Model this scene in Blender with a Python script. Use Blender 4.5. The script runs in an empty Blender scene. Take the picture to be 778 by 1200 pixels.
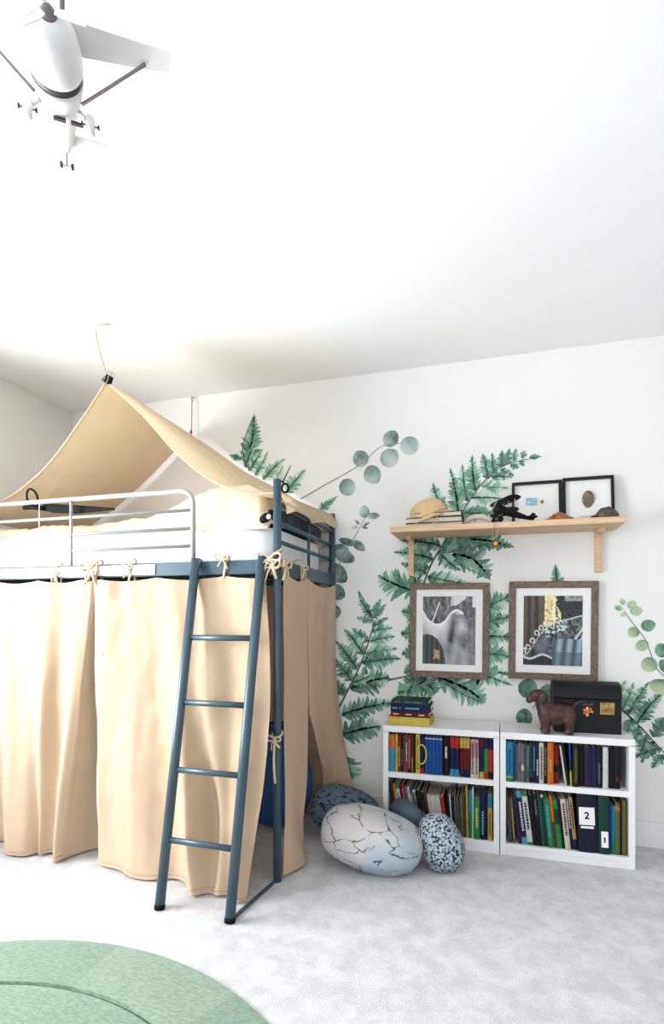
import bpy, bmesh, math, random
from mathutils import Vector, Matrix, noise
random.seed(7)
C = bpy.context.scene.collection
SC = bpy.context.scene
PI = math.pi

# ------------------------------------------------------------------ camera, light, exposure
F, HOR, CX, TH, CZ = 640.0, 722.0, 389.0, math.radians(16.7), 1.228
cam = bpy.data.cameras.new('camera'); camo = bpy.data.objects.new('camera', cam); C.objects.link(camo)
camo.location = (0, 0, CZ); camo.rotation_euler = (PI/2, 0, TH)
cam.sensor_fit = 'VERTICAL'; cam.sensor_height = 36.0; cam.lens = 36.0*F/1200.0
cam.shift_y = (HOR-600.0)/1200.0; cam.clip_start = 0.05
SC.camera = camo

W = bpy.data.worlds.new('daylight'); SC.world = W; W.use_nodes = True
bg = W.node_tree.nodes['Background']; bg.inputs[0].default_value = (0.80, 0.90, 1.0, 1); bg.inputs[1].default_value = 1.2

def area(name, loc, rot, sx, sy, power, col):
    l = bpy.data.lights.new(name, 'AREA'); l.shape = 'RECTANGLE'; l.size = sx; l.size_y = sy
    l.energy = power; l.color = col
    o = bpy.data.objects.new(name, l); C.objects.link(o); o.location = loc; o.rotation_euler = rot
    return o
# daylight standing outside the window in the left wall and the window wall behind the camera
area('daylight_side_window', (-3.75, 0.95, 1.30), (0, -PI/2 - 0.12, 0), 2.2, 2.4, 335, (0.93, 0.97, 1.0))
area('daylight_rear_window', (-0.3, -2.95, 1.5), (PI/2 + 0.10, 0, 0), 3.6, 2.3, 52, (0.97, 0.98, 1.0))

SC.view_settings.view_transform = 'Standard'; SC.view_settings.look = 'None'
SC.view_settings.exposure = 0.41; SC.view_settings.gamma = 1.0; SC.view_settings.use_curve_mapping = False

# ------------------------------------------------------------------ helpers
ct, st = math.cos(TH), math.sin(TH)
def at(x, y, v=None, z=None, u=None):
    """point of the room seen at photo pixel x,y lying on the plane y=v, z=z or x=u"""
    a = (x-CX)/F; b = (HOR-y)/F
    r = (a*ct-st, a*st+ct, b)
    t = v/r[1] if v is not None else ((z-CZ)/r[2] if z is not None else u/r[0])
    return Vector((t*r[0], t*r[1], CZ+t*r[2]))

def lerp(a, b, t): return a+(b-a)*t
def smooth(t): t = max(0, min(1, t)); return t*t*(3-2*t)
def interp(pts, x):
    if x <= pts[0][0]: return pts[0][1]
    for (a, va), (b, vb) in zip(pts, pts[1:]):
        if x <= b: return lerp(va, vb, (x-a)/(b-a))
    return pts[-1][1]
def catmull(pts, n):
    P = [Vector(p) for p in pts]; out = []
    for i in range(len(P)-1):
        p0 = P[max(i-1, 0)]; p1 = P[i]; p2 = P[i+1]; p3 = P[min(i+2, len(P)-1)]
        for k in range(n):
            t = k/n
            out.append(0.5*((2*p1)+(p2-p0)*t+(2*p0-5*p1+4*p2-p3)*t*t+(3*p1-p0-3*p2+p3)*t**3))
    out.append(P[-1]); return out
def srgb(r, g, b):
    f = lambda c: (c/255/12.92) if c/255 <= 0.04045 else ((c/255+0.055)/1.055)**2.4
    return (f(r), f(g), f(b))

MATS = {}
def mat(name, col, rough=0.6, var=0.0, vscale=8.0, col2=None, bump=0.0, bscale=80.0, metal=0.0,
        stretch=None, trans=0.0, attr=False, spec=0.5, detail=4.0, sheen=0.0):
    """principled material with a noise colour variation, a noise bump and optional translucency"""
    if name in MATS: return MATS[name]
    m = bpy.data.materials.new(name); m.use_nodes = True; MATS[name] = m
    nt = m.node_tree; N = nt.nodes; L = nt.links; p = N['Principled BSDF']
    p.inputs['Roughness'].default_value = rough; p.inputs['Metallic'].default_value = metal
    p.inputs['Specular IOR Level'].default_value = spec
    if sheen: p.inputs['Sheen Weight'].default_value = sheen
    tc = N.new('ShaderNodeTexCoord'); mp = N.new('ShaderNodeMapping'); L.new(tc.outputs['Object'], mp.inputs[0])
    if stretch: mp.inputs['Scale'].default_value = stretch
    csock = None
    if attr:
        a = N.new('ShaderNodeAttribute'); a.attribute_name = 'Col'; csock = a.outputs['Color']
    if var > 0:
        n = N.new('ShaderNodeTexNoise'); n.inputs['Scale'].default_value = vscale; n.inputs['Detail'].default_value = detail
        L.new(mp.outputs[0], n.inputs[0])
        rp = N.new('ShaderNodeMapRange'); rp.inputs[1].default_value = 0.32; rp.inputs[2].default_value = 0.68
        L.new(n.outputs['Fac'], rp.inputs[0])
        mx = N.new('ShaderNodeMix'); mx.data_type = 'RGBA'
        if csock:
            rp.inputs[4].default_value = var; L.new(csock, mx.inputs[6]); mx.inputs[7].default_value = (*(col2 or col), 1)
        else:
            mx.inputs[6].default_value = (*col, 1); mx.inputs[7].default_value = (*(col2 or tuple(c*(1-var) for c in col)), 1)
        L.new(rp.outputs[0], mx.inputs[0]); csock = mx.outputs[2]
    if csock: L.new(csock, p.inputs['Base Color'])
    else: p.inputs['Base Color'].default_value = (*col, 1)
    if bump > 0:
        n2 = N.new('ShaderNodeTexNoise'); n2.inputs['Scale'].default_value = bscale; n2.inputs['Detail'].default_value = 3
        L.new(mp.outputs[0], n2.inputs[0])
        b = N.new('ShaderNodeBump'); b.inputs['Strength'].default_value = bump; b.inputs['Distance'].default_value = 0.01
        L.new(n2.outputs['Fac'], b.inputs['Height']); L.new(b.outputs[0], p.inputs['Normal'])
    if trans > 0:
        t = N.new('ShaderNodeBsdfTranslucent'); ms = N.new('ShaderNodeMixShader'); ms.inputs[0].default_value = trans
        if csock: L.new(csock, t.inputs[0])
        else: t.inputs[0].default_value = (*col, 1)
        out = N['Material Output']; L.new(p.outputs[0], ms.inputs[1]); L.new(t.outputs[0], ms.inputs[2]); L.new(ms.outputs[0], out.inputs[0])
    return m

def glass_mat():
    m = bpy.data.materials.new('pane_glass'); m.use_nodes = True; nt = m.node_tree
    for n in list(nt.nodes):
        if n.type != 'OUTPUT_MATERIAL': nt.nodes.remove(n)
    a = nt.nodes.new('ShaderNodeBsdfTransparent'); b = nt.nodes.new('ShaderNodeBsdfGlossy'); b.inputs['Roughness'].default_value = 0.02
    x = nt.nodes.new('ShaderNodeMixShader'); x.inputs[0].default_value = 0.06
    nt.links.new(a.outputs[0], x.inputs[1]); nt.links.new(b.outputs[0], x.inputs[2])
    nt.links.new(x.outputs[0], nt.nodes['Material Output'].inputs[0]); return m

def root_loc(o):
    v = Vector((0, 0, 0))
    while o: v += o.location; o = o.parent
    return v

class MB:
    def __init__(s): s.v = []; s.f = []; s.c = []
    def add(s, vs, fs, col=None):
        n = len(s.v); s.v += [Vector(p) for p in vs]; s.f += [tuple(i+n for i in f) for f in fs]
        if col is not None: s.c += (col if isinstance(col, list) else [col]*len(vs))
        return s
    def box(s, lo, hi, M=None):
        x0, y0, z0 = lo; x1, y1, z1 = hi
        vs = [(x0,y0,z0),(x1,y0,z0),(x1,y1,z0),(x0,y1,z0),(x0,y0,z1),(x1,y0,z1),(x1,y1,z1),(x0,y1,z1)]
        if M is not None: vs = [M @ Vector(p) for p in vs]
        return s.add(vs, [(0,3,2,1),(4,5,6,7),(0,1,5,4),(1,2,6,5),(2,3,7,6),(3,0,4,7)])
    def tube(s, pts, r, n=8, closed=False, flat=1.0, up=None):
        P = [Vector(p) for p in pts]; k = len(P); R = r if isinstance(r, (list, tuple)) else [r]*k
        vs = []; fs = []; prev = None
        for i, p in enumerate(P):
            if closed: d = P[(i+1) % k]-P[i-1]
            else: d = P[min(i+1, k-1)]-P[max(i-1, 0)]
            d.normalize()
            if prev is None:
                ref = Vector(up) if up else (Vector((0,0,1)) if abs(d.z) < 0.9 else Vector((1,0,0)))
                a = (ref-d*ref.dot(d)).normalized()
            else: a = (prev-d*prev.dot(d)).normalized()
            prev = a; b = d.cross(a)
            for j in range(n):
                t = 2*PI*j/n; vs.append(p+a*(R[i]*math.cos(t))+b*(R[i]*flat*math.sin(t)))
        m = k if closed else k-1
        for i in range(m):
            for j in range(n):
                fs.append((i*n+j, i*n+(j+1) % n, ((i+1) % k)*n+(j+1) % n, ((i+1) % k)*n+j))
        if not closed: fs.append(tuple(range(n))[::-1]); fs.append(tuple((k-1)*n+j for j in range(n)))
        return s.add(vs, fs)
    def lathe(s, prof, n=24, M=None):
        vs = []; fs = []
        for r, h in prof:
            for j in range(n):
                t = 2*PI*j/n; vs.append(Vector((r*math.cos(t), r*math.sin(t), h)))
        k = len(prof)
        for i in range(k-1):
            for j in range(n): fs.append((i*n+j, i*n+(j+1) % n, (i+1)*n+(j+1) % n, (i+1)*n+j))
        fs.append(tuple(range(n))[::-1]); fs.append(tuple((k-1)*n+j for j in range(n)))
        if M is not None: vs = [M @ p for p in vs]
        return s.add(vs, fs)
    def ball(s, c, r, n=16, m=10, M=None, fn=None):
        """ellipsoid; fn may reshape a point of the unit sphere"""
        c = Vector(c); r = Vector(r if isinstance(r, (list, tuple)) else (r, r, r)); vs = []; fs = []
        for i in range(1, m):
            a = PI*i/m
            for j in range(n):
                t = 2*PI*j/n; vs.append(Vector((math.sin(a)*math.cos(t), math.sin(a)*math.sin(t), math.cos(a))))
        vs.append(Vector((0,0,1))); vs.append(Vector((0,0,-1)))
        if fn: vs = [fn(p) for p in vs]
        vs = [Vector((p.x*r.x, p.y*r.y, p.z*r.z)) for p in vs]
        if M is not None: vs = [M @ p for p in vs]
        vs = [p+c for p in vs]
        for i in range(m-2):
            for j in range(n): fs.append((i*n+j, (i+1)*n+j, (i+1)*n+(j+1) % n, i*n+(j+1) % n))
        T = (m-1)*n
        for j in range(n): fs.append((T, j, (j+1) % n)); fs.append((T+1, (m-2)*n+(j+1) % n, (m-2)*n+j))
        return s.add(vs, fs)
    def sheet(s, fn, nu, nv):
        vs = [fn(i/nu, j/nv) for j in range(nv+1) for i in range(nu+1)]
        fs = [(j*(nu+1)+i, j*(nu+1)+i+1, (j+1)*(nu+1)+i+1, (j+1)*(nu+1)+i) for j in range(nv) for i in range(nu)]
        return s.add(vs, fs)
    def prism(s, pts, d):
        """closed outline extruded by vector d"""
        n = len(pts); P = [Vector(p) for p in pts]; d = Vector(d)
        return s.add(P+[p+d for p in P], [tuple(range(n))[::-1], tuple(range(n, 2*n))]+[(i, (i+1) % n, n+(i+1) % n, n+i) for i in range(n)])
    def build(s, name, m, parent=None, smooth=False, bevel=0.0, origin=None, label=None, sub=0, solid=0.0):
        if origin is None:
            if parent is not None: origin = root_loc(parent)
            else:
                xs = [p.x for p in s.v]; ys = [p.y for p in s.v]; zs = [p.z for p in s.v]
                origin = Vector(((min(xs)+max(xs))/2, (min(ys)+max(ys))/2, min(zs)))
        me = bpy.data.meshes.new(name)
        me.from_pydata([p-origin for p in s.v], [], s.f); me.validate(); me.update()
        if s.c:
            ca = me.color_attributes.new('Col', 'FLOAT_COLOR', 'POINT')
            ca.data.foreach_set('color', [q for c in s.c for q in (c[0], c[1], c[2], 1.0)])
        bm = bmesh.new(); bm.from_mesh(me)
        if bevel > 0:
            bmesh.ops.remove_doubles(bm, verts=bm.verts, dist=1e-6)
            bmesh.ops.recalc_face_normals(bm, faces=bm.faces)
            es = [e for e in bm.edges if len(e.link_faces) == 2 and e.calc_face_angle() > 0.6]
            bmesh.ops.bevel(bm, geom=es, offset=bevel, segments=2, profile=0.5, affect='EDGES', clamp_overlap=True)
        elif not s.c: bmesh.ops.recalc_face_normals(bm, faces=bm.faces)
        bm.to_mesh(me); bm.free()
        if smooth:
            me.polygons.foreach_set('use_smooth', [True]*len(me.polygons))
        o = bpy.data.objects.new(name, me); C.objects.link(o)
        if m: me.materials.append(m)
        if parent is not None: o.parent = parent; o.location = (0, 0, 0) if (origin-root_loc(parent)).length < 1e-6 else origin-root_loc(parent)
        else: o.location = origin
        if label: o['label'] = label
        if sub: md = o.modifiers.new('s', 'SUBSURF'); md.levels = sub; md.render_levels = sub
        if solid: md = o.modifiers.new('t', 'SOLIDIFY'); md.thickness = solid; md.offset = 0
        return o

def tag(o, label, cat, group=None):
    o['label'] = label; o['category'] = cat
    if group: o['group'] = group
    return o
def thing(name, label, cat, loc, group=None):
    o = bpy.data.objects.new(name, None); C.objects.link(o); o.location = loc; o.empty_display_size = 0.05
    return tag(o, label, cat, group)
def struct(o): o['kind'] = 'structure'; return o
def fuse(name, blobs, m, voxel, parent=None, smooth_it=6, origin=None):
    """one continuous skin over several overlapping solids"""
    o = blobs.build(name+'_raw', None)
    r = o.modifiers.new('r', 'REMESH'); r.mode = 'VOXEL'; r.voxel_size = voxel
    sm = o.modifiers.new('m', 'SMOOTH'); sm.iterations = smooth_it; sm.factor = 0.6
    dg = bpy.context.evaluated_depsgraph_get(); dg.update()
    me = bpy.data.meshes.new_from_object(o.evaluated_get(dg)); me.name = name
    loc = o.location.copy(); bpy.data.objects.remove(o)
    n = bpy.data.objects.new(name, me); C.objects.link(n); me.materials.clear(); me.materials.append(m)
    me.polygons.foreach_set('use_smooth', [True]*len(me.polygons))
    if parent is not None: n.parent = parent; n.location = loc-root_loc(parent)
    else: n.location = loc
    return n
def text_mesh(name, body, size, m, M, parent, bold=0.0):
    cu = bpy.data.curves.new('t', 'FONT'); cu.body = body; cu.size = size; cu.align_x = 'CENTER'; cu.align_y = 'CENTER'; cu.extrude = 0.0004; cu.offset = bold
    o = bpy.data.objects.new('t', cu); C.objects.link(o)
    dg = bpy.context.evaluated_depsgraph_get(); dg.update()
    me = bpy.data.meshes.new_from_object(o.evaluated_get(dg)); me.name = name
    bpy.data.objects.remove(o); bpy.data.curves.remove(cu)
    me.transform(Matrix.Translation(-root_loc(parent)) @ M); me.materials.clear(); me.materials.append(m)
    n = bpy.data.objects.new(name, me); C.objects.link(n); n.parent = parent; return n
def rot(axis, deg): return Matrix.Rotation(math.radians(deg), 4, axis)
def tr(x, y, z): return Matrix.Translation((x, y, z))

# ------------------------------------------------------------------ materials
M_wall = mat('wall_paint', (0.83, 0.82, 0.80), 0.85, var=0.03, vscale=1.2, bump=0.03, bscale=220)
M_wall2 = mat('unseen_wall_bounce_grey', (0.52, 0.51, 0.49), 0.85, var=0.03, vscale=1.2)  # made-up grey for the unseen walls, chosen to limit the bounce light
M_ceil = mat('ceiling_paint', (0.86, 0.86, 0.855), 0.9, bump=0.03, bscale=200)
M_trim = mat('trim_paint', (0.82, 0.82, 0.82), 0.45)
M_white = mat('white_laminate', (0.82, 0.82, 0.82), 0.4, var=0.02, vscale=6)
M_canvas = mat('canvas', srgb(211, 184, 155), 0.9, var=0.08, vscale=9, bump=0.25, bscale=420, trans=0.12)
M_canopy = mat('canopy_canvas', srgb(230, 208, 174), 0.9, var=0.06, vscale=7, bump=0.2, bscale=420, trans=0.32)
M_tie = mat('tie_canvas', srgb(212, 192, 162), 0.9, bump=0.2, bscale=300)
M_metal = mat('blue_grey_metal', srgb(54, 78, 92), 0.38, var=0.1, vscale=14, spec=0.6)
M_metal_l = mat('grey_metal', srgb(160, 160, 161), 0.35, var=0.06, vscale=14, spec=0.6)  # paler bed metal on guard rails, daylight put into the colour; plain clip wire
M_sheetw = mat('white_cotton', (0.86, 0.86, 0.86), 0.9, bump=0.12, bscale=60)
M_duvet = mat('cream_quilt', srgb(234, 214, 188), 0.95, var=0.06, vscale=7, bump=0.5, bscale=26)
M_black = mat('black_plastic', (0.005, 0.005, 0.006), 0.6, spec=.1)
M_rope = mat('cotton_cord', srgb(186, 166, 128), 0.9, bump=0.3, bscale=500)
M_pine = mat('pine_wood', srgb(222, 190, 154), 0.55, var=0.2, vscale=9, stretch=(1.2, 14, 14), col2=srgb(204, 166, 128), bump=0.04, bscale=60)
M_oak = mat('grey_brown_wood', srgb(132, 112, 96), 0.6, var=0.5, vscale=16, stretch=(3, 9, 9), col2=srgb(90, 74, 64), bump=0.2, bscale=60)
M_oakv = mat('grey_brown_wood_upright', srgb(130, 112, 96), 0.6, var=0.5, vscale=16, stretch=(9, 9, 3), col2=srgb(88, 74, 64), bump=0.2, bscale=60)
M_blackf = mat('black_frame', (0.007, 0.007, 0.008), 0.4, spec=.3)
M_mat = mat('white_mount', (0.85, 0.84, 0.82), 0.9)
M_paper = mat('page_paper', srgb(226, 212, 186), 0.9, var=0.25, vscale=60, stretch=(60, 1, 1))
M_decal = mat('decal_print', (0.1, 0.3, 0.2), 0.8, var=0.30, vscale=34, col2=srgb(196, 222, 208), attr=True, detail=6)
M_print = mat('photo_print', (0.5, 0.5, 0.5), 0.5, attr=True)

# ------------------------------------------------------------------ room shell
WY, LX, RX, FY, CH = 3.27, -2.955, 2.6, -2.3, 2.712
def carpet_mat():
    m = bpy.data.materials.new('carpet'); m.use_nodes = True; nt = m.node_tree; N = nt.nodes; L = nt.links; p = N['Principled BSDF']
    p.inputs['Roughness'].default_value = 0.95; p.inputs['Sheen Weight'].default_value = 0.15
    tc = N.new('ShaderNodeTexCoord')
    def nz(s, d): n = N.new('ShaderNodeTexNoise'); n.inputs['Scale'].default_value = s; n.inputs['Detail'].default_value = d; L.new(tc.outputs['Object'], n.inputs[0]); return n
    a = nz(11, 9); a.inputs['Roughness'].default_value = .7; r = N.new('ShaderNodeMapRange'); r.inputs[1].default_value = 0.40; r.inputs[2].default_value = 0.62; L.new(a.outputs[0], r.inputs[0])
    m1 = N.new('ShaderNodeMix'); m1.data_type = 'RGBA'; m1.inputs[6].default_value = (0.63, 0.625, 0.64, 1); m1.inputs[7].default_value = (0.80, 0.79, 0.80, 1); L.new(r.outputs[0], m1.inputs[0])
    b = nz(260, 2); m2 = N.new('ShaderNodeMix'); m2.data_type = 'RGBA'; m2.blend_type = 'MULTIPLY'; m2.inputs[0].default_value = 0.30
    L.new(m1.outputs[2], m2.inputs[6]); L.new(b.outputs[0], m2.inputs[7]); L.new(m2.outputs[2], p.inputs['Base Color'])
    bp = N.new('ShaderNodeBump'); bp.inputs['Strength'].default_value = 0.6; bp.inputs['Distance'].default_value = 0.006; L.new(b.outputs[0], bp.inputs['Height'])
    L.new(bp.outputs[0], p.inputs['Normal']); return m
struct(MB().box((LX-.15, FY-.15, -.10), (RX+.15, WY+.15, 0)).build('floor', carpet_mat()))
struct(MB().box((LX-.15, FY-.15, CH), (RX+.15, WY+.15, CH+.1)).build('ceiling', M_ceil))
struct(MB().box((LX-.15, WY, 0), (RX+.15, WY+.15, CH)).build('wall_back', M_wall))
struct(MB().box((RX, FY, 0), (RX+.15, WY, CH)).build('wall_right', M_wall2))
w1 = (0.0, 1.95, 0.55, 2.33)          # window in the left wall: y0 y1 z0 z1
b = MB(); b.box((LX-.15, FY, 0), (LX, w1[0], CH)).box((LX-.15, w1[1], 0), (LX, WY, CH)).box((LX-.15, w1[0], 0), (LX, w1[1], w1[2])).box((LX-.15, w1[0], w1[3]), (LX, w1[1], CH))
struct(b.build('wall_left', M_wall))
w2 = (-2.1, 1.5, 0.35, 2.35)          # window behind the camera: x0 x1 z0 z1
b = MB(); b.box((LX-.15, FY-.15, 0), (w2[0], FY, CH)).box((w2[1], FY-.15, 0), (RX+.15, FY, CH)).box((w2[0], FY-.15, 0), (w2[1], FY, w2[2])).box((w2[0], FY-.15, w2[3]), (w2[1], FY, CH))
struct(b.build('wall_front', M_wall2))
M_glass = glass_mat()
def window(name, horiz, a0, a1, z0, z1, pos):
    g = lambda a, d, z: (a, pos+d, z) if horiz else (pos+d, a, z)
    def bx(mb, A0, A1, d0, d1, Z0, Z1):
        p = g(A0, d0, Z0); q = g(A1, d1, Z1); return mb.box(tuple(map(min, p, q)), tuple(map(max, p, q)))
    f = MB(); t = 0.05
    bx(f, a0, a1, -.04, .04, z0, z0+t); bx(f, a0, a1, -.04, .04, z1-t, z1); bx(f, a0, a0+t, -.04, .04, z0+t, z1-t); bx(f, a1-t, a1, -.04, .04, z0+t, z1-t)
    mid = (a0+a1)/2; bx(f, mid-t/2, mid+t/2, -.03, .03, z0+t, z1-t)
    o = struct(f.build(name, M_trim))
    for q0, q1 in ((a0+t, mid-t/2), (mid+t/2, a1-t)):
        bx(MB(), q0, q1, -.004, .004, z0+t, z1-t).build('pane', M_glass, o)
window('window_1', False, *w1, LX-.09); window('window_2', True, *w2, FY-.09)
def skirting(name, lo, hi, axis):
    b = MB(); b.box(lo, hi); o = b.build(name, M_trim, bevel=0.004); struct(o)
skirting('baseboard_back', (LX, WY-.016, 0), (RX, WY, .135), 0)
skirting('baseboard_left', (LX, FY, 0), (LX+.016, WY-.016, .135), 1)
skirting('baseboard_right', (RX-.016, FY, 0), (RX, WY-.016, .135), 1)
skirting('baseboard_front', (LX+.016, FY, 0), (RX-.016, FY+.016, .135), 0)

# ------------------------------------------------------------------ loft bed
BU0, BU1, BV0, BV1 = -2.90, -0.97, 2.351, 3.235
bed = thing('loft_bed', 'blue-grey tubular metal loft bed with rails, draped in tan canvas', 'bed', ((BU0+BU1)/2, (BV0+BV1)/2, 0))
for (x, y) in ((BU1, BV0), (BU1, BV1), (BU0, BV0), (BU0, BV1)):
    b = MB(); b.tube([(x, y, 0), (x, y, 1.86)], 0.019, 16); b.build('post', M_metal, bed, smooth=True)
for y in (BV0, BV1):
    b = MB(); b.box((BU0, y-.012, 1.425), (BU1, y+.012, 1.492)); b.build('side_beam', M_metal, bed, bevel=.004)
for x in (BU0, BU1):
    b = MB(); b.box((x-.012, BV0, 1.415), (x+.012, BV1, 1.488)); b.build('end_beam', M_metal, bed, bevel=.004)
    for z in (1.575, 1.662, 1.752):
        MB().tube([(x, BV0, z), (x, BV1, z)], .011, 10).build('end_rail', M_metal, bed, smooth=True)
    MB().tube([(x, (BV0+BV1)/2, 1.488), (x, (BV0+BV1)/2, 1.752)], .009, 8).build('end_bar', M_metal, bed, smooth=True)
arc = [(-1.475+.065*math.sin(a), BV0, 1.775+.065*math.cos(a)) for a in [PI/2*k/8 for k in range(9)]]
MB().tube([(BU0, BV0, 1.84)]+arc+[(-1.41, BV0, 1.49)], .0125, 10).build('guard_rail', M_metal_l, bed, smooth=True)
for z in (1.745, 1.655, 1.57):
    MB().tube([(BU0, BV0, z), (-1.41, BV0, z)], .0085, 8).build('guard_rail', M_metal_l, bed, smooth=True)
MB().tube([(-2.13, BV0-.004, 1.49), (-2.13, BV0-.004, 1.84)], .0085, 8).build('guard_bar', M_metal_l, bed, smooth=True)
for z in (1.575, 1.662, 1.752):
    MB().tube([(BU0, BV1, z), (BU1, BV1, z)], .0085, 8).build('guard_rail', M_metal_l, bed, smooth=True)
MB().box((BU0+.02, BV0-.0175, 1.434), (-1.615, BV0-.0125, 1.484)).build('beam_cover', M_sheetw, bed, bevel=.001, label='white strip covering part of the front beam')
for k in range(14):
    x = lerp(BU0+.1, BU1-.1, k/13)
    MB().box((x-.02, BV0+.013, 1.43), (x+.02, BV1-.013, 1.445)).build('slat', M_metal, bed)

lad = thing('ladder', 'blue-grey metal ladder hooked over the loft bed front beam', 'ladder', (-1.19, 2.1, 0))
LT = [Vector((-1.375, 2.318, 1.50)), Vector((-1.034, 2.318, 1.50))]; LB = [Vector((-1.351, 1.985, 0.0)), Vector((-1.022, 1.979, 0.0))]
for i in (0, 1):
    d = LT[i]-LB[i]
    MB().tube([LB[i], LB[i]+d*.5, LT[i]], .0215, 16, flat=1.0).build('stile', M_metal, lad, smooth=True)
    MB().tube([LB[i], LB[i]+d*.012], .0225, 16).build('foot_cap', M_black, lad, smooth=True)
    MB().tube([LT[i]-d*.01+Vector((0, -.012, 0)), LT[i]+Vector((0, .02, .006)), LT[i]+Vector((0, .052, .0)), LT[i]+Vector((0, .055, -.05))], .0045, 8).build('hook', M_metal, lad, smooth=True)
for z in (1.129, .839, .552, .268):
    P = [LB[i]+(LT[i]-LB[i])*(z/1.5) for i in (0, 1)]
    MB().tube([P[0], P[1]], .0135, 12, flat=0.8).build('rung', M_metal, lad, smooth=True)
MB().box((-.007, 0, .001), (.007, .335, .014), tr(-1.018, 1.995, 0) @ rot('Z', -7.5)).build('foot_bar', M_metal, lad, bevel=.003)

# mattress, quilt, pillow
def soft(p, e=0.35):
    f = lambda q: math.copysign(abs(q)**e, q); return Vector((f(p.x), f(p.y), f(p.z)))
b = MB(); b.ball(((BU0+BU1)/2, (BV0+BV1)/2, 1.558), ((BU1-BU0)/2-.035, (BV1-BV0)/2-.035, .112), 48, 24, fn=lambda p: soft(p, .22))
mtt = tag(b.build('mattress', M_sheetw, smooth=True), 'white mattress lying on the loft bed', 'mattress')
for z in (1.47, 1.645):
    xs0, xs1, ys0, ys1 = BU0+.045, BU1-.045, BV0+.034, BV1-.034
    MB().tube([(xs0+.05, ys0, z), (xs1-.05, ys0, z), (xs1, ys0+.05, z), (xs1, ys1-.05, z), (xs1-.05, ys1, z), (xs0+.05, ys1, z), (xs0, ys1-.05, z), (xs0, ys0+.05, z)], .004, 6, closed=True).build('piping', M_sheetw, mtt, smooth=True)
def quilt(s, t):
    x = lerp(BU0+.05, -1.03, s); y = lerp(BV0+.045, BV1-.04, t)
    h = interp([(0, .055), (.45, .05), (.62, .075), (.70, .13), (.80, .19), (.92, .205), (1, .15)], s)
    e = smooth(min(t, 1-t)/.10)*smooth(min(s, 1-s)/.04)
    n = noise.noise((x*9, y*9, 3.1))*.022+noise.noise((x*23, y*23, 1.7))*.010+noise.noise((x*3.2, y*4, 8))*.02
    return (x+.012*noise.noise((y*14, x*5, 2)), y-.012*(1-e)*(t < .5), 1.671+max(.002, h*(.25+.75*e)+n*e)*(.12+.88*e)-.03*(1-smooth(t/.05)))
tag(MB().sheet(quilt, 120, 60).build('quilt', M_duvet, smooth=True, solid=.004), 'rumpled cream quilt bunched up on the mattress', 'quilt')
M_navy = mat('navy_print', (0.012, 0.016, 0.028), .85, var=.9, vscale=55, col2=(0.05, 0.07, 0.09), detail=1)
b = MB(); b.ball((-1.06, 2.82, 1.716), (.068, .34, .044), 20, 14, fn=lambda p: soft(p, .45))
tag(b.build('pillow', M_navy, smooth=True), 'dark navy patterned pillow propped against the bed end rails', 'pillow')
toy = thing('plush_toy', 'small black and white plush toy tucked beside the bed post', 'toy', at(312, 612, v=2.40))
q = at(311, 607, v=2.385)
MB().ball(q, (.034, .014, .022), 14, 8, M=rot('Y', -28)).build('body', M_black, toy, smooth=True)
MB().ball(q+Vector((.028, 0, .026)), (.016, .014, .014), 12, 8).build('head', M_black, toy, smooth=True)
MB().ball(q+Vector((.022, -.012, .003)), (.012, .006, .012), 10, 8).build('patch', M_sheetw, toy, smooth=True)

# toy sword with looped grip lying behind the guard rail
sw = thing('toy_sword', 'black toy blade with looped grip lying along the guard rail', 'toy', at(60, 604, v=2.375))
A = at(50, 596, v=2.374); B_ = at(133, 595.5, v=2.385)
d = (B_-A)
outl = [A+Vector((0, 0, .024)), A+d*.12+Vector((0, 0, .026)), A+d*.5+Vector((0, 0, .017)), B_+Vector((0, 0, .002)), B_-Vector((0, 0, .008)), A+d*.45-Vector((0, 0, .027)), A+d*.14-Vector((0, 0, .022)), A-Vector((0, 0, .012))]
MB().prism(outl, (0, .012, 0)).build('blade', M_black, sw, bevel=.002)
g0 = at(38, 584, v=2.378)
ring = [g0+Vector((.036*math.cos(a)-.3*.05*math.sin(a), .0, .052*math.sin(a))) for a in [2*PI*k/24 for k in range(24)]]
MB().tube(ring, .0055, 8, closed=True).build('grip_loop', M_black, sw, smooth=True)
h0 = at(28, 595, v=2.378)
MB().tube([h0, lerp(h0, A, .5)+Vector((0, 0, .006)), A+d*.03], [.012, .014, .012], 8).build('grip', M_black, sw, smooth=True)
tgx = at(46, 588, v=2.315)
tg = thing('string_tag', 'thin white string hanging over the upper guard rail', 'string', tgx)
MB().tube([tgx+Vector((0, 0, .0)), tgx+Vector((.001, -.002, -.12)), at(46, 649, v=2.315)], .0022, 6).build('string', M_sheetw, tg)

# ------------------------------------------------------------------ canvas curtains and ties
def wr(x, y, z, a=.006, f=7): return a*noise.noise((x*f, y*f, z*f*.45))
def bow(mb, c, s=1.0, seed=0, d=Vector((1, 0, 0)), out=Vector((0, -1, 0))):
    rn = random.Random(seed); c = Vector(c); up = Vector((0, 0, 1))
    mb.ball(c, .011*s, 8, 6)
    for sg in (-1, 1):
        L = [c, c+d*(sg*.02*s)+up*(.018*s)+out*.008, c+d*(sg*.042*s)+up*(rn.uniform(.01, .03)*s)+out*.014, c+d*(sg*.034*s)-up*(.006*s)+out*.012, c]
        mb.tube(catmull(L, 4), .0038*s, 6, flat=1.6)
        T = [c, c+d*(sg*.014*s)-up*(.022*s)+out*.008, c+d*(sg*rn.uniform(.018, .034)*s)-up*(rn.uniform(.045, .07)*s)+out*.004]
        mb.tube(catmull(T, 4), .004*s, 6, flat=1.7)
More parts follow.
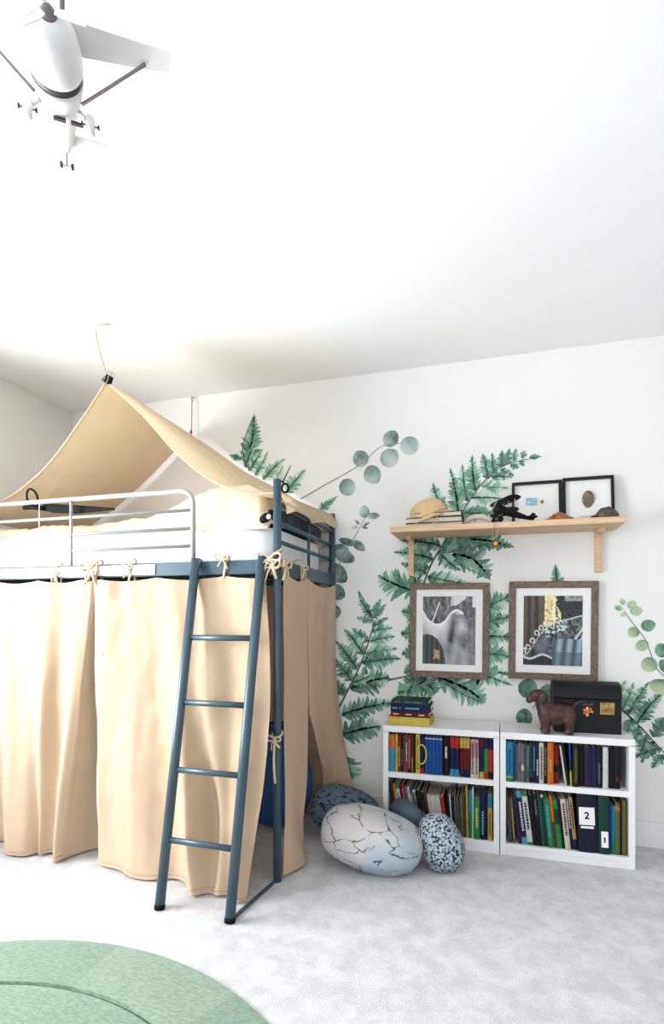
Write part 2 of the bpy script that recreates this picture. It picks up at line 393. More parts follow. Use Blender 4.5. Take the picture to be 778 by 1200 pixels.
def wrap(mb, x, y, s=1.0, axis=0):
    """loop of tape round the beam"""
    z0, z1 = 1.405, 1.512; k = .021
    if axis == 0: L = [(x-.004, y-k, z0), (x+.006, y-k, 1.46), (x+.012, y-k, z1), (x+.01, y, z1+.006), (x+.006, y+k, z1), (x, y+k, z0), (x-.002, y, z0-.006)]
    else: L = [(y*0+x-k, y, z0), (x-k, y+.006, 1.46), (x-k, y+.01, z1), (x, y+.008, z1+.006), (x+k, y+.004, z1), (x+k, y, z0), (x, y, z0-.006)]
    mb.tube(L, .0065*s, 6, closed=True, flat=.6)

hemB = [at(116, 1003, z=.012), at(150, 1024, z=.012), at(217, 1040, z=.012), at(243, 1048, z=.012), at(266, 1053, z=.012), at(290, 1054, z=.012)]
hemB = catmull(hemB, 8)
def hem_at(h, s):
    f = s*(len(h)-1); i = min(int(f), len(h)-2); return h[i].lerp(h[i+1], f-i)
def panelB(s, t):
    top = Vector((lerp(-1.965, -1.012, s), 2.322, 1.418-.016*abs(math.sin(s*PI*2.6))))
    bot = hem_at(hemB, s)
    tt = t**1.25
    p = Vector((lerp(top.x, bot.x, t), lerp(top.y, bot.y, tt), lerp(top.z, bot.z, t)))
    amp = .010+.060*smooth(t*1.1)
    f = math.sin(s*PI*9.2+.5+.5*math.sin(t*3))*.55+math.sin(s*PI*4.3+1.1-t*.9)*.8
    p.y -= amp*f*smooth(s/.06)*.55
    # tie pulls: folds fanning down from the ties
    for s0, w, a in ((.10, .05, .018), (.66, .05, .03), (.62, .10, -.02)):
        k = math.exp(-((s-s0-.05*t)/(w*(1+1.3*t)))**2); p.y -= a*k*math.exp(-t*1.2)
    # hollow and bulge above the hem on the right
    p.y += .11*math.exp(-((s-.62-.10*(t-.8))/.075)**2-((t-.80)/.20)**2)-.05*math.exp(-((s-.83)/.09)**2-((t-.75)/.3)**2)-.03*math.exp(-((s-.45)/.08)**2-((t-.8)/.3)**2)
    p.y += wr(p.x, 0, p.z, .012, 6)+wr(p.x, 3, p.z, .005, 18)
    p.z += .010*noise.noise((s*9, 0, 4))*smooth((t-.9)*10)
    p.x += .05*s**3*math.sin(PI*min(1, t*1.02))**1.2
    p.y = min(p.y, 2.328) if t > .02 else p.y
    return p
cB = thing('curtain', 'tan canvas curtain hanging behind the ladder', 'curtain', (-1.5, 2.32, 0), 'tan canvas curtains round the loft bed')
MB().sheet(panelB, 130, 80).build('cloth', M_canvas, cB, smooth=True)
MB().tube([panelB(i/60, .985)-Vector((0, .002, 0)) for i in range(61)], .004, 6, flat=.5).build('hem', M_canvas, cB, smooth=True)
for x, sd in ((155, 1), (265, 2)):
    b = MB(); q = at(x, 664, v=BV0); wrap(b, q.x, BV0); bow(b, (q.x, BV0-.03, 1.50 if x == 265 else 1.47), .8, sd); b.build('tie', M_tie, cB, smooth=True)

hemA = catmull([at(-60, 982, z=.012), at(0, 991, z=.012), at(28, 1004, z=.012), at(48, 1003, z=.012), at(75, 1006, z=.012)], 8)
def panelA(s, t):
    S1 = .80
    bot_r = at(74, 1006, z=.012)
    if s <= S1:
        q = s/S1
        top = Vector((lerp(-2.885, -1.972, q), 2.318, 1.415-.014*abs(math.sin(q*PI*3.2))))
        bot = hem_at(hemA, q)
        p = Vector((lerp(top.x, bot.x, t), lerp(top.y, bot.y, t**1.2), lerp(top.z, bot.z, t)))
        amp = .008+.07*t
        f = math.sin(q*PI*6.4+.8-.8*t)*.7+math.sin(q*PI*11+2+t)*.25
        p.y -= amp*f*smooth((1-q)/.10)*.7
        k = math.exp(-((q-.80+.10*t)/(.05*(1+t)))**2); p.y += .06*k*smooth(t*1.4)
        p.y -= .05*math.exp(-((q-.93)/.06)**2)*smooth(t)
    else:
        q = (s-S1)/(1-S1)
        a = Vector((lerp(-1.972, bot_r.x, t), lerp(2.318, bot_r.y, t**1.2), lerp(1.415, .012, t)))
        e = Vector((-1.955, lerp(2.330, 2.40, smooth(t*2)), lerp(1.412, .012, t)))
        p = a.lerp(e, q); p.y += .05*math.sin(q*PI)*t
    p.y += wr(p.x, 5, p.z, .010, 6)+wr(p.x, 9, p.z, .004, 18)
    if s <= S1: p.y = min(p.y, 2.328)
    return p
cA = thing('curtain', 'tan canvas curtain pulled open at the seam, beside the left wall', 'curtain', (-2.4, 2.32, 0), 'tan canvas curtains round the loft bed')
MB().sheet(panelA, 110, 70).build('cloth', M_canvas, cA, smooth=True)
MB().tube([panelA(.8*i/40, .985)-Vector((0, .002, 0)) for i in range(41)], .004, 6, flat=.5).build('hem', M_canvas, cA, smooth=True)
b = MB(); q = at(68, 668, v=BV0); wrap(b, q.x, BV0); bow(b, (q.x+.01, BV0-.03, 1.45), .9, 4); b.build('tie', M_tie, cA, smooth=True)
b = MB(); q = at(112, 668, v=BV0); wrap(b, q.x-.02, BV0); wrap(b, q.x+.02, BV0); bow(b, (q.x, BV0-.034, 1.47), 1.2, 5); bow(b, (q.x+.012, BV0-.04, 1.45), 1.0, 8); b.build('tie', M_tie, cA, smooth=True)
b = MB(); q = at(118, 768, v=2.30); bow(b, q, .55, 9); b.build('tie', M_tie, cA, smooth=True)

# bed end curtain with a slit
sl_top = at(361, 830, u=-.945); sl_z = sl_top.z; sl_v = sl_top.y; sl_fe = at(357, 1015, u=-.915).y; sl_re = at(377, 960, u=-1.0).y
def endfront(s, t):
    z = lerp(1.425-.025*math.sin(s*PI)**2, .02, t); y = lerp(2.372, sl_v, s); x = -.945
    lo = smooth((sl_z-z)/sl_z)
    y += s*(sl_fe-sl_v)*lo; x += .03*lo*s+.015*math.sin(s*5+z*3)*lo
    x += .035*math.exp(-((s-.75)/.3)**2)*smooth((.22-z)/.2)
    x += wr(0, y, z, .008, 7)
    return Vector((x, y, z))
def endback(s, t):
    z = lerp(1.42-.03*math.sin(s*PI), .02, t); y = lerp(sl_v, 3.215, s); x = -.945
    lo = smooth((sl_z-z)/sl_z)
    y += (1-s)*(sl_re-sl_v)*smooth((sl_z-z)/sl_z*1.3)**.8
    x += (.07*s-.07*(1-s))*lo+.012*math.sin(s*8+1)*(1-z/1.42)
    x += .05*s*smooth((1.2-z)/1.2)+wr(0, y, z, .008, 7)
    return Vector((x, y, z))
cC = thing('curtain', 'tan canvas curtain with a slit at the bed end', 'curtain', (-.94, 2.8, 0), 'tan canvas curtains round the loft bed')
MB().sheet(endfront, 30, 60).build('cloth', M_canvas, cC, smooth=True)
MB().sheet(endback, 36, 60).build('cloth', M_canvas, cC, smooth=True)
b = MB(); wrap(b, BU1, 2.62, 1.0, 1); bow(b, (BU1+.03, 2.62, 1.47), .8, 11, Vector((0, 1, 0)), Vector((1, 0, 0))); b.build('tie', M_tie, cC, smooth=True)
b = MB()
for z, a in ((1.47, 0), (1.52, 1.2), (1.44, 2.1)):
    b.tube([(BU1+.026*math.cos(k*PI/6), BV0+.026*math.sin(k*PI/6), z+.02*math.sin(k*PI/6+a)) for k in range(12)], .006, 6, closed=True, flat=.6)
bow(b, (BU1-.02, BV0-.034, 1.49), 1.35, 12); bow(b, (BU1-.012, BV0-.036, 1.455), 1.1, 14); bow(b, (BU1+.034, BV0+.01, 1.46), 1.1, 13, Vector((0, 1, 0)), Vector((1, 0, 0)))
b.build('tie', M_tie, cC, smooth=True)
q = at(325, 860, v=BV0)
b = MB(); b.tube([(BU1+.024*math.cos(k*PI/6), BV0+.024*math.sin(k*PI/6), q.z+.012*math.sin(k*PI/6)) for k in range(12)], .005, 6, closed=True)
bow(b, (BU1, BV0-.03, q.z-.02), .8, 15); b.tube(catmull([(BU1, BV0-.03, q.z-.02), (BU1-.004, BV0-.032, q.z-.12), (BU1+.002, BV0-.03, q.z-.22)], 5), .006, 6, flat=1.5)
b.build('tie', M_tie, cC, smooth=True)
# rear and left inner cloth that closes the den
def wallcloth(s, t): return Vector((lerp(BU0+.03, BU1-.03, s), BV1-.035+.012*math.sin(s*40)*t, lerp(1.41, .02, t)))
cD = thing('curtain', 'tan canvas curtain along the wall behind the den', 'curtain', (-1.9, 3.2, 0), 'tan canvas curtains round the loft bed')
MB().sheet(wallcloth, 90, 10).build('cloth', M_canvas, cD, smooth=True)

# blue beanbag in the den
M_blue = mat('blue_cotton', srgb(46, 92, 150), .9, var=.2, vscale=8, bump=.2, bscale=40)
b = MB(); b.ball((-1.235, 2.985, .30), (.21, .20, .30), 28, 18, fn=lambda p: Vector((p.x*(1-.28*max(0, p.z)), p.y*(1-.28*max(0, p.z)), p.z if p.z > 0 else p.z*abs(p.z)**-.4*.999 if abs(p.z) > 1e-4 else 0)))
bb = tag(b.build('beanbag', M_blue, smooth=True), 'blue beanbag seat inside the canvas den under the bed', 'beanbag')
MB().tube([(-1.235+.06*math.cos(k*PI/8), 2.985+.06*math.sin(k*PI/8), .592) for k in range(16)], .008, 6, closed=True).build('seam', M_blue, bb, smooth=True)

# ------------------------------------------------------------------ canopy
P1 = Vector((-1.912, 2.351, 2.432)); P2 = Vector((-1.955, 3.22, 2.446))
fl = [(0, P1.x, P1.z), (.18, -2.06, 2.262), (.36, -2.262, 2.053), (.6, -2.45, 1.925), (.8, -2.61, 1.857), (1, -2.86, 1.80)]
fr = [(0, P1.x, P1.z), (.2, -1.682, 2.219), (.4, -1.497, 2.032), (.6, -1.31, 1.875), (.8, -1.13, 1.812), (1, -.966, 1.80)]
def curve(tab, t):
    pts = catmull([(a, b, c) for a, b, c in tab], 8)
    for p, q in zip(pts, pts[1:]):
        if t <= q.x+1e-9: k = (t-p.x)/max(1e-9, q.x-p.x); return lerp(p.y, q.y, k), lerp(p.z, q.z, k)
    return pts[-1].y, pts[-1].z
def canL(s, t):       # s: front to back, t: ridge down to the left
    fx, fz = curve(fl, t); bx_, bz = lerp(P2.x, -2.86, t), lerp(P2.z, 1.815, t)-.05*math.sin(PI*t)
    k = smooth(s)*.35+s*.65
    x = lerp(fx, bx_, k); z = lerp(fz, bz, k); y0 = 2.351+.09*smooth(t*1.6); y = lerp(y0, 3.225, s); fx *= y0/2.351; fz = CZ+(fz-CZ)*y0/2.351; x = lerp(fx, bx_, k); z = lerp(fz, bz, k)
    z -= .05*math.sin(PI*s)*(t**.7)*(1-.35*t)
    n = Vector((.5, 0, .8))
    w = .010*math.sin((s*5.5-t*2.6)*PI*2.0)*smooth(t*1.2)*smooth((1-t)*4)+.006*math.sin((s*11-t*3)*PI*2)*t*(1-t)*2
    return Vector((x, y, z))+n*w*smooth(min(s, 1-s)*8+.15)
def canR(s, t):       # t beyond .9 hangs over the end rail
    if t <= .9:
        q = t/.9; fx, fz = curve(fr, q)
        bx_ = lerp(P2.x, -.958, q); bz = lerp(P2.z, 1.83, q)-.03*math.sin(PI*q)
        x = lerp(fx, bx_, s); y = lerp(2.351, 3.225, s)
        z = lerp(fz, bz, s)-.03*math.sin(PI*s)*math.sin(PI*q)
        if q > .8: z = max(z, lerp(1.80, 1.85, s))
        w = .006*math.sin((s*6+q*2)*PI*2)*math.sin(PI*q)
        return Vector((x+w*.5, y, z+w))
    q = (t-.9)/.1
    y = lerp(2.385, 3.225, s)
    x = -.962+.024*smooth(q*1.3)+.008*math.sin(s*22)*q
    return Vector((x, y, lerp(1.80, 1.85, s)-.095*q*(1-.25*abs(math.sin(s*7)))+.008*math.sin(s*9)*q))
can = thing('canopy', 'cream canvas canopy strung from the ceiling over the loft bed', 'canopy', (-1.93, 2.8, 1.8))
MB().sheet(canL, 50, 60).build('cloth', M_canopy, can, smooth=True, label='shaded slope of the canopy towards the left wall')
MB().sheet(canR, 40, 90).build('cloth', M_canopy, can, smooth=True, label='bright slope of the canopy towards the bed end rails')
MB().tube([canL(0, i/40) for i in range(41)], .0045, 6).build('hem', M_canopy, can, smooth=True)
MB().tube([canR(0, .9*i/40) for i in range(41)], .0045, 6).build('hem', M_canopy, can, smooth=True)
def binder_clip(name, label, p, a, parentless=True):
    o = thing(name, label, 'clip', p)
    M = tr(*p) @ rot('Y', a)
    pr_ = [(-.016, -.024, -.018), (-.016, .024, -.018), (-.016, .024, .0), (-.004, .024, .022), (-.004, -.024, .022), (-.016, -.024, 0)]
    b = MB(); b.prism([M @ Vector((-.024, y*.6, z)) for y, z in ((-.022, -.02), (.022, -.02), (.006, .022), (-.006, .022))], M.to_3x3() @ Vector((.048, 0, 0))); b.build('clip_body', M_black, o, bevel=.002)
    for sg in (-1, 1):
        L = [M @ Vector((x, sg*y, z)) for x, y, z in ((-.012, .012, -.018), (-.009, .016, .02), (-.007, .012, .045), (.007, .012, .045), (.009, .016, .02), (.012, .012, -.018))]
        MB().tube(L, .0018, 6).build('wire_handle', M_metal_l, o, smooth=True)
    return o
binder_clip('binder_clip', 'black binder clip gripping the canopy peak above the guard rail', P1+Vector((.008, 0, .008)), 32)
ck = at(112, 380, z=CH)
rp = thing('hanging_cord', 'cream cord from a ceiling hook down to the canopy binder clip', 'cord', P1+Vector((0, 0, .045)))
MB().tube(catmull([ck-Vector((0, 0, .02)), ck+Vector((.006, .01, -.10)), P1+Vector((-.02, 0, .09)), P1+Vector((.0, 0, .04))], 6), .0035, 6).build('cord', M_rope, rp, smooth=True)
MB().tube(catmull([ck+Vector((0, 0, -.002)), ck-Vector((0, 0, .012)), ck+Vector((.008, 0, -.022)), ck+Vector((0, 0, -.03)), ck+Vector((-.006, 0, -.024))], 5), .0022, 6).build('ceiling_hook', M_trim, rp, smooth=True)
MB().tube([ck+Vector((0, 0, -.004)), ck+Vector((.075, .015, -.004))], .0025, 6).build('cord_end', M_rope, rp, smooth=True)
ck2 = at(225, 467, v=3.235)
rp2 = thing('hanging_cord', 'brown cord holding the canopy ridge close to the fern wall', 'cord', P2+Vector((0, 0, .01)))
M_brown = mat('brown_cord', srgb(120, 96, 80), .8)
MB().tube([ck2, P2+Vector((.004, .01, .005))], .0028, 6).build('cord', M_brown, rp2, smooth=True)
MB().tube(catmull([ck2+Vector((0, .034, .012)), ck2+Vector((0, .01, .014)), ck2+Vector((0, -.006, 0)), ck2+Vector((0, .008, -.012))], 5), .003, 6).build('wall_hook', M_brown, rp2, smooth=True)
MB().ball(P2+Vector((.004, .005, .012)), (.008, .008, .014), 8, 6).build('knot', M_brown, rp2, smooth=True)
q = at(334, 572, v=2.345)
cr = thing('carabiner', 'black ring clip fixing the canopy to the bed post', 'clip', q)
MB().tube([q+Vector((.014*math.cos(a), .004*math.cos(a), .020*math.sin(a))) for a in [2*PI*k/18 for k in range(18)]], .005, 8, closed=True).build('ring', M_black, cr, smooth=True)
MB().tube([q+Vector((-.002, 0, .02)), q+Vector((-.012, .004, .03)), Vector((BU1+.012, BV0, 1.855))], .003, 6).build('loop', M_black, cr, smooth=True)

# ------------------------------------------------------------------ watercolour leaf decals on the back wall
G_DARK, G_MID, G_LT, G_PALE = srgb(5, 40, 36), srgb(26, 86, 66), srgb(96, 154, 124), srgb(198, 218, 204)
E_DARK, E_MID, E_LT, E_PALE = srgb(18, 48, 50), srgb(84, 106, 106), srgb(152, 166, 164), srgb(198, 204, 202)
def mixc(a, b, t): t = max(0, min(1, t)); return tuple(lerp(x, y, t) for x, y in zip(a, b))
def ramp(p, pal):
    p = max(0, min(.9999, p))*(len(pal)-1); i = int(p); return mixc(pal[i], pal[i+1], p-i)
GREEN = (G_DARK, G_MID, G_LT, G_PALE); EUC = (E_DARK, E_MID, E_LT, E_PALE)
LAYER = [0]
def wp(x, y): p = at(x, y, v=WY); return Vector((p.x, p.z))
def to3(p, d): return Vector((p.x, WY-d, p.y))
def leaf_shape(mb, base, tip, w, d, cf, rnd=0.5, lobes=0, n=7, bend=0.0, pw=.8):
    """flat leaf from base to tip, width w, colour function cf(along, across)"""
    ax = tip-base; L = ax.length
    if L < 1e-5: return
    ax = ax/L; nx = Vector((-ax.y, ax.x)); vs = []; cs = []; fs = []
    for i in range(n+1):
        t = i/n; prof = math.sin(PI*t**(rnd))**pw
        if lobes: prof *= .78+.22*abs(math.cos(PI*lobes*t))
        c = base+ax*(L*t)+nx*(bend*L*math.sin(PI*t))
        for sgn in (-1, 0, 1):
            vs.append(to3(c+nx*(sgn*w*.5*prof), d)); cs.append(cf(t, sgn))
    for i in range(n):
        a = i*3; fs += [(a, a+1, a+4, a+3), (a+1, a+2, a+5, a+4)]
    mb.add(vs, fs, cs)
def pinna(parent, base, tip, width, tone, n=9, bend=.06, lob=.55, rn=None, name='frond_leaf', fade=.5, blunt=False):
    """one side frond: midrib with paired leaflets shrinking to the tip"""
    rn = rn or random; mb = MB(); LAYER[0] = (LAYER[0]+1) % 9; d = .0011+.00016*LAYER[0]
    ax = tip-base; L = ax.length; ax = ax/L; nx = Vector((-ax.y, ax.x))
    mid = lambda t: base+ax*(L*t)+nx*(bend*L*math.sin(PI*t*.9))
    for i in range(n):
        t = (i+.4)/(n+.2); c = mid(t); dirx = (mid(min(1, t+.02))-mid(t-.02)).normalized(); nn = Vector((-dirx.y, dirx.x))
        prof = (1-t)**.75*(.55+.45*min(1, t*4)) if not blunt else (1-t**2.2)**.8*(.6+.4*min(1, t*5))
        ll = width*prof*rn.uniform(.85, 1.12)
        for sg in (-1, 1):
            ang = rn.uniform(.82, 1.08)
            dd = dirx*math.cos(ang)+nn*(sg*math.sin(ang))
            tn = tone+fade*(t**1.6)*.7+rn.choice((-.06, -.02, .04, .14, .34))
            cf = lambda a, s, tn=tn: ramp(tn+.30*a-(.14 if s == 0 else 0), GREEN)
            leaf_shape(mb, c-dd*(ll*.12), c+dd*ll, L/n*(1.2 if not blunt else 1.3)*(.75+.25*(1-t))*rn.uniform(.85, 1.1), d+.00003*(i % 3), cf, rnd=.74, lobes=0 if blunt else 1.5, n=8, bend=-.10*sg, pw=.62)
    cf = lambda a, s: ramp(tone-.10+fade*.8*a, GREEN)
    leaf_shape(mb, base, mid(1.0), width*.085, d+.0001, cf, rnd=.35, n=6)
    leaf_shape(mb, mid(.86), mid(1.04), width*.14, d+.0001, cf, rnd=.6, n=4)
    return mb.build(name, M_decal, parent)
def stem(parent, pts, w0, w1, col, name='stem'):
    P = catmull([(*wp(x, y), 0) for x, y in pts], 6); mb = MB(); vs = []; cs = []
    for i, p in enumerate(P):
        t = i/(len(P)-1); a = P[min(i+1, len(P)-1)]-P[max(i-1, 0)]; a.normalize(); w = lerp(w0, w1, t)/2
        vs += [to3(Vector((p.x-a.y*w, p.y+a.x*w)), .0028), to3(Vector((p.x+a.y*w, p.y-a.x*w)), .0028)]; cs += [col, col]
    mb.add(vs, [(2*i, 2*i+1, 2*i+3, 2*i+2) for i in range(len(P)-1)], cs)
    return mb.build(name, M_decal, parent)
def fern(label, stems, pinnae, seed, group='watercolour leaf decals on the wall'):
    rn = random.Random(seed); x, y = stems[0][0] if stems else pinnae[0][0]
    p = at(x, y, v=WY-.0005); o = thing('fern_decal', label, 'wall decal', p, group)
    for s in stems: stem(o, s, .013, .004, srgb(3, 26, 26))
    for (b, t, w, tone, *r) in pinnae:
        n = r[0] if r else 9; bend = r[1] if len(r) > 1 else rn.uniform(-.06, .06); bl = r[2] if len(r) > 2 else False
        pinna(o, wp(*b), wp(*t), w*.0049*1.25, tone+.03, n+1, bend, rn=rn, blunt=bl)
    return o
# fern above the bed canopy
fern('green fern decal sprouting above the bed canopy on the back wall', [[(289, 548), (286, 535), (285, 520), (297, 489)], [(331, 566), (341, 545)]],
     [((288, 546), (297, 487), 22, .22, 11, -.05), ((287, 548), (301, 517), 9, .3, 7), ((291, 552), (307, 526), 9, .4, 7), ((299, 558), (314, 529), 9, .55, 7), ((308, 563), (334, 538), 12, .55, 8),
      ((322, 566), (331, 545), 10, .7, 6), ((336, 578), (358, 551), 14, .5, 8), ((371, 602), (395, 582), 9, .35, 7), ((284, 538), (269, 533), 7, .15, 5)], 1)
# large fern behind the shelf
fern('large green fern decal rising behind the wooden shelf', [[(494, 692), (504, 664), (520, 636), (538, 606), (562, 570), (590, 546), (634, 535)], [(487, 690), (492, 672), (486, 662)]],
     [((521, 602), (508, 566), 13, .28, 8), ((537, 606), (527, 550), 15, .30, 10), ((548, 588), (542, 545), 14, .42, 9), ((558, 576), (554, 534), 13, .36, 9), ((572, 562), (565, 532), 11, .22, 8), ((579, 556), (577, 531), 9, .28, 7), ((587, 549), (588, 528), 8, .2, 6), ((594, 545), (597, 526), 8, .25, 6), ((602, 541), (605, 526), 7, .25, 6), ((612, 538), (614, 528), 6, .35, 5),
      ((620, 536), (634, 535), 5, .3, 6),
      ((609, 539), (614, 546), 5, .2, 5), ((598, 544), (608, 548), 6, .22, 5), ((586, 550), (602, 557), 8, .22, 6), ((575, 559), (600, 560), 9, .3, 7), ((564, 570), (595, 572), 12, .5, 8), ((552, 584), (590, 586), 13, .62, 8), ((541, 600), (580, 600), 13, .35, 8),
      ((523, 632), (600, 642), 24, .10, 12, .06), ((518, 640), (548, 628), 14, .12, 7), ((512, 650), (571, 682), 22, .12, 10, .22, True), ((514, 646), (540, 668), 14, .3, 7), ((500, 676), (556, 688), 15, .35, 9),
      ((517, 640), (470, 634), 16, .10, 8), ((508, 656), (462, 648), 16, .35, 8), ((500, 672), (470, 660), 12, .2, 6), ((503, 664), (480, 668), 12, .15, 6), ((487, 692), (444, 674), 20, .28, 8, .05, True), ((490, 692), (484, 664), 12, .25, 6)], 2)
# fern frond behind the left picture frame
fern('dark green fern decal partly covered by the gorge photograph frame'.replace('gorge', 'curling rock'), [[(454, 797), (486, 791), (520, 786)], [(513, 795), (540, 812), (564, 823)], [(484, 796), (500, 812)]],
     [((520, 770), (599, 790), 20, .2, 9), ((540, 750), (600, 748), 24, .18, 10), ((545, 720), (598, 697), 24, .22, 10), ((545, 780), (599, 802), 18, .4, 9), ((560, 735), (597, 722), 18, .2, 7), ((560, 765), (597, 770), 18, .25, 7),
      ((505, 720), (471, 716), 20, .18, 7), ((505, 742), (470, 742), 20, .14, 7), ((505, 762), (471, 766), 18, .12, 7), ((500, 778), (473, 788), 16, .1, 6),
      ((490, 793), (510, 812), 17, .15, 6, .05, True), ((500, 795), (466, 812), 17, .22, 7, .05, True), ((512, 794), (567, 824), 22, .3, 9, .08, True), ((486, 798), (478, 816), 12, .2, 5)], 3)
# fern between bed and bookcase
fern('tall green fern decal between the bed curtain and the bookcase', [[(398, 828), (411, 802), (424, 775), (434, 745), (437, 725), (421, 693)], [(391, 890), (396, 850), (398, 826)]],
     [((437, 724), (421, 692), 8, .3, 9, .08), ((437, 724), (452, 708), 8, .3, 7), ((437, 718), (446, 702), 7, .35, 6), ((434, 712), (420, 708), 5, .35, 5), ((437, 728), (418, 724), 8, .32, 6), ((436, 736), (455, 724), 8, .3, 7), ((435, 740), (460, 736), 10, .38, 8), ((433, 752), (463, 746), 12, .42, 8), ((428, 766), (465, 760), 14, .42, 9), ((424, 777), (469, 772), 17, .25, 10), ((410, 808), (456, 795), 20, .08, 9, .06, True),
      ((432, 752), (413, 736), 10, .3, 7), ((426, 768), (403, 738), 14, .35, 8), ((418, 785), (393, 752), 15, .3, 9), ((412, 798), (392, 772), 14, .12, 8), ((404, 816), (390, 796), 12, .1, 6), ((412, 800), (436, 790), 10, .4, 6),
      ((400, 838), (463, 824), 19, .15, 11, .04), ((401, 862), (446, 852), 20, .15, 8, .05, True), ((402, 885), (414, 912), 20, .3, 6, .0, True)], 4)
# fern right of the chest
fern('feathery green fern decal beside the black chest', [[(722, 826), (740, 842), (760, 862), (790, 896)], [(744, 886), (776, 876)]],
     [((735, 838), (760, 800), 12, .22, 10), ((746, 848), (778, 812), 13, .22, 10), ((729, 832), (742, 800), 10, .45, 8), ((722, 812), (733, 797), 7, .5, 6), ((764, 864), (784, 838), 13, .12, 8), ((740, 842), (732, 862), 9, .25, 6), ((748, 850), (744, 870), 9, .12, 6), ((757, 860), (748, 886), 10, .12, 7), ((766, 868), (752, 894), 10, .1, 7), ((775, 876), (742, 888), 10, .1, 8), ((778, 884), (764, 900), 9, .2, 6), ((715, 818), (703, 800), 8, .35, 6)], 5)
fern('small green fern tip decal peeking over the right picture frame', [[(653, 684), (652, 664)]], [((654, 688), (651, 661), 8, .3, 7), ((654, 690), (660, 676), 6, .25, 5)], 6)

def euc(label, stems, leaves, seed, pal=EUC, colr=None, w=(.006, .003)):
    rn = random.Random(seed); x, y = stems[0][0]
    o = thing('eucalyptus_decal', label, 'wall decal', at(x, y, v=WY-.0005), 'watercolour leaf decals on the wall')
    for s in stems: stem(o, s, w[0], w[1], colr or srgb(128, 110, 112))
    for (bx_, by, tx, ty, wd, tone, *r) in leaves:
        LAYER[0] = (LAYER[0]+1) % 9; mb = MB(); hi = r[0] if r else None; seedv = rn.random()*9
        half = rn.choice((-1, 1))
        def cf(t, s):
            c = ramp(tone+(.22 if s == half else -.12 if s == -half else .06)+.18*math.sin(t*5+seedv), pal)
            return mixc(c, hi, t*.9) if hi else c
        leaf_shape(mb, wp(bx_, by), wp(tx, ty), wd*.0058, .0014+.00016*LAYER[0], cf, rnd=.92, n=14, pw=.56)
        mb.build('leaf', M_decal, o)
euc('grey-green round-leaf eucalyptus sprig decal reaching above the bed end', [[(352, 585), (385, 566), (420, 546), (438, 530), (448, 523), (472, 519)]],
    [(402, 562, 412, 580, 18, .5), (430, 547, 443, 566, 18, .5), (428, 546, 417, 529, 17, .5), (448, 545, 465, 528, 20, .62), (452, 523, 464, 505, 17, .42), (471, 529, 489, 515, 20, .75)], 11)
euc('dark eucalyptus branch decal hanging beside the bed end rails', [[(392, 690), (400, 655), (414, 632), (424, 614), (429, 606)]],
    [(428, 607, 426, 592, 11, .62), (430, 605, 445, 604, 7, .5), (421, 615, 416, 609, 3, .5), (425, 617, 433, 612, 3, .4), (424, 618, 431, 619, 2.5, .2), (419, 617, 412, 619, 4, .85), (413, 634, 428, 645, 9, .35), (416, 638, 397, 632, 8, .05),
     (409, 648, 390, 641, 13, .12), (392, 647, 416, 657, 14, .35), (386, 662, 406, 682, 18, .18), (385, 688, 404, 700, 17, .25), (385, 716, 400, 718, 15, .45), (372, 604, 384, 608, 9, .05), (380, 610, 392, 614, 8, .08)], 12)
YG = srgb(206, 208, 160)
euc('green and yellow eucalyptus branch decal above the black chest', [[(731, 716), (741, 730), (755, 748), (762, 765), (768, 782), (782, 796)]],
    [(732, 709, 727, 701, 5, .6, YG), (737, 713, 744, 704, 8, .4, YG), (730, 714, 720, 711, 5, .55), (733, 718, 727, 722, 4, .6, YG), (738, 717, 753, 715, 9, .25, YG), (751, 735, 768, 731, 11, .15), (747, 736, 737, 746, 10, .2, YG), (759, 752, 745, 761, 10, .2, YG), (767, 764, 784, 760, 13, .15), (767, 772, 754, 786, 14, .2, YG), (773, 784, 786, 778, 14, .2), (777, 796, 772, 814, 20, .2, YG)], 13, (srgb(20, 80, 62), srgb(84, 138, 112), srgb(160, 192, 160), srgb(214, 222, 190)), w=(.004, .005))
euc('dark round-leaf eucalyptus decal behind the brown dog figurine', [[(624, 830), (634, 815), (641, 799)]],
    [(628, 812, 608, 801, 19, .12), (634, 820, 652, 804, 17, .3), (624, 842, 604, 840, 18, .08)], 14, (srgb(20, 62, 54), srgb(62, 110, 98), srgb(150, 180, 168), srgb(206, 216, 208)))

